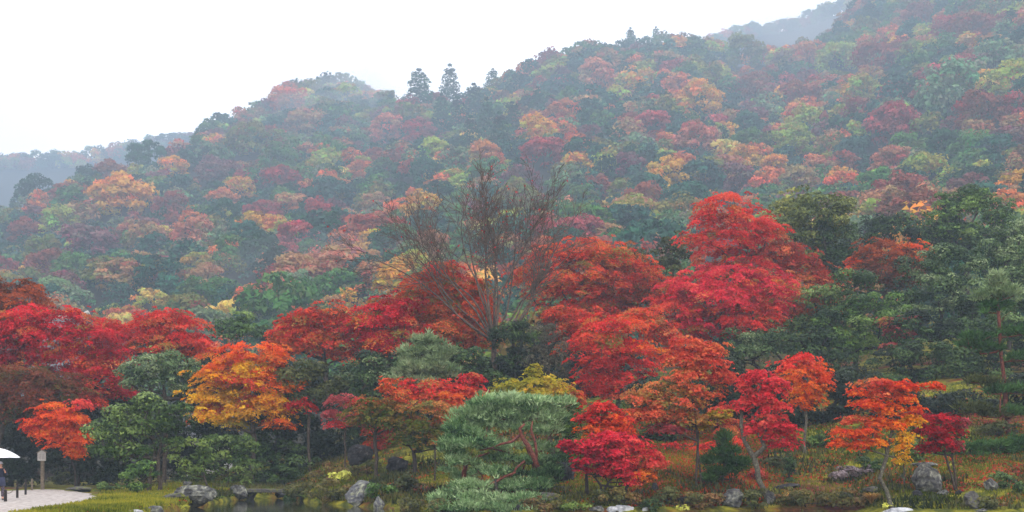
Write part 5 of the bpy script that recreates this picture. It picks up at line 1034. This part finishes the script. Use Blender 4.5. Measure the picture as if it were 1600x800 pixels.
# temple building whose roof ridge shows above the crimson maples
def building(label, x0, x1, D, zr, wallh, depth, over=1.2, wall='timber'):
    px = (x0 + x1) / 2; xa, xb = (x0 - 800) / F * D, (x1 - 800) / F * D; zb = Hs((xa + xb) / 2, D); b0 = np.array([(xa + xb) / 2, D + depth / 2, zb])
    o = empty('temple_building', b0, label, 'building'); w = (xb - xa); zr = zr - zb
    m = MB(); m.box((0, 0, wallh / 2 - .3), (w, depth, wallh + .6)); m.build('wall', M[wall], o)
    for sg in (-1, 1):
        m = MB(); NC = 14; pr = []
        for i in range(7):
            t = i / 6; pr.append((sg * (depth / 2 + over) * t, zr - (zr - wallh + .25) * (t ** .8)))
        V = []; Fc = []
        for i, (yy_, zz_) in enumerate(pr):
            for xx in (-w / 2 - over, w / 2 + over): V += [(xx, yy_, zz_ + (.25 if i == 0 else 0)), (xx, yy_, zz_ - .18)]
        for i in range(6):
            a = i * 4; Fc += [(a, a + 2, a + 6, a + 4), (a + 1, a + 5, a + 7, a + 3), (a, a + 4, a + 5, a + 1), (a + 2, a + 3, a + 7, a + 6)]
        m.add(V, Fc); m.build('roof', M['roof'], o)
        rm = MB()
        for j in range(int((w + 2 * over) / .6)):
            xx = -w / 2 - over + .3 + j * .6; rm.tube([(xx, yy_, zz_ + .03) for yy_, zz_ in pr], .07, 5)
        q = rm.build('roof_tile_ribs', M['roof'], o); q['kind'] = 'stuff'
    m = MB(); m.tube([(-w / 2 - over - .1, 0, zr + .55), (-w / 2 - over + .8, 0, zr + .32), (0, 0, zr + .26), (w / 2 + over - .8, 0, zr + .32), (w / 2 + over + .1, 0, zr + .75)], .2, 8); m.build('roof_ridge', M['board'], o)
    for j in range(max(2, int(w / 2.2)) + 1):
        m = MB(); m.box((-w / 2 + j * w / max(2, int(w / 2.2)), -depth / 2 - .03, wallh / 2), (.18, .12, wallh)); m.build('timber_post', M['timber'], o)
building('temple hall whose grey tiled roof ridge peeks above the crimson maples at left', 50, 98, 112, 1.9 + (HZ - 492) / F * 112, 7.5, 9, over=.7)
building('white-walled storehouse glimpsed through gaps behind the yellow maple', 292, 345, 96, 1.9 + (HZ - 640) / F * 96, 3.0, 4, over=.6, wall='plaster')

# ------------------------------------------------------------------ haze
hb = MB(); x0, x1, y0, y1, z0, z1 = -1480, 1480, -60, 1810, -3, 620
hb.add([(x0, y0, z0), (x1, y0, z0), (x1, y1, z0), (x0, y1, z0), (x0, y0, z1), (x1, y0, z1), (x1, y1, z1), (x0, y1, z1)], [(3, 2, 1, 0), (4, 5, 6, 7), (0, 1, 5, 4), (1, 2, 6, 5), (2, 3, 7, 6), (3, 0, 4, 7)])
hm = bpy.data.materials.new('haze'); hm.use_nodes = True; t = hm.node_tree; t.nodes.clear(); ho = t.nodes.new('ShaderNodeOutputMaterial'); pv = t.nodes.new('ShaderNodeVolumePrincipled')
pv.inputs['Density'].default_value = HAZE_DENSITY; pv.inputs['Color'].default_value = (*HAZE_COLOR, 1); pv.inputs['Anisotropy'].default_value = 0.0
t.links.new(pv.outputs['Volume'], ho.inputs['Volume'])
tag(hb.build('haze', hm), 'thin blue-white mist between the garden and the hills', 'haze', kind='stuff')

# ---- drifting mist banks on the hill
def mist(label, px, py, D, rx, ry, rz, dens):
    bm = bmesh.new(); bmesh.ops.create_icosphere(bm, subdivisions=3, radius=1.0)
    for q in bm.verts: q.co = (q.co.x * rx * (1 + .15 * math.sin(3 * q.co.y + px)), q.co.y * ry, q.co.z * rz * (1 + .2 * math.sin(4 * q.co.x + px)))
    me = bpy.data.meshes.new('mist'); bm.to_mesh(me); bm.free()
    m = bpy.data.materials.new('mist'); m.use_nodes = True; t = m.node_tree; t.nodes.clear(); ho = t.nodes.new('ShaderNodeOutputMaterial'); pv = t.nodes.new('ShaderNodeVolumePrincipled')
    pv.inputs['Density'].default_value = dens; pv.inputs['Color'].default_value = (.86, .92, 1, 1); t.links.new(pv.outputs['Volume'], ho.inputs['Volume']); me.materials.append(m)
    tag(obj('mist', me, None, P(px, py, D)), label, 'mist', kind='stuff')
mist('wisp of mist curling off the right shoulder of the left hump of the ridge', 560, 140, 930, 34, 30, 14, .009)
mist('thin mist drifting below the left hump of the ridge', 520, 165, 880, 46, 24, 10, .006)
mist('mist bank in the saddle between the main ridge and the farther one', 1190, 62, 1120, 90, 60, 22, .003)
mist('pale mist climbing the far ridge at top right', 1290, 40, 1120, 60, 50, 20, .0035)
mist('blue mist pooled at the foot of the hill behind the leafless tree', 600, 425, 300, 44, 26, 8, .0025)
print('leaves', NL[0], 'objects', len(bpy.data.objects))
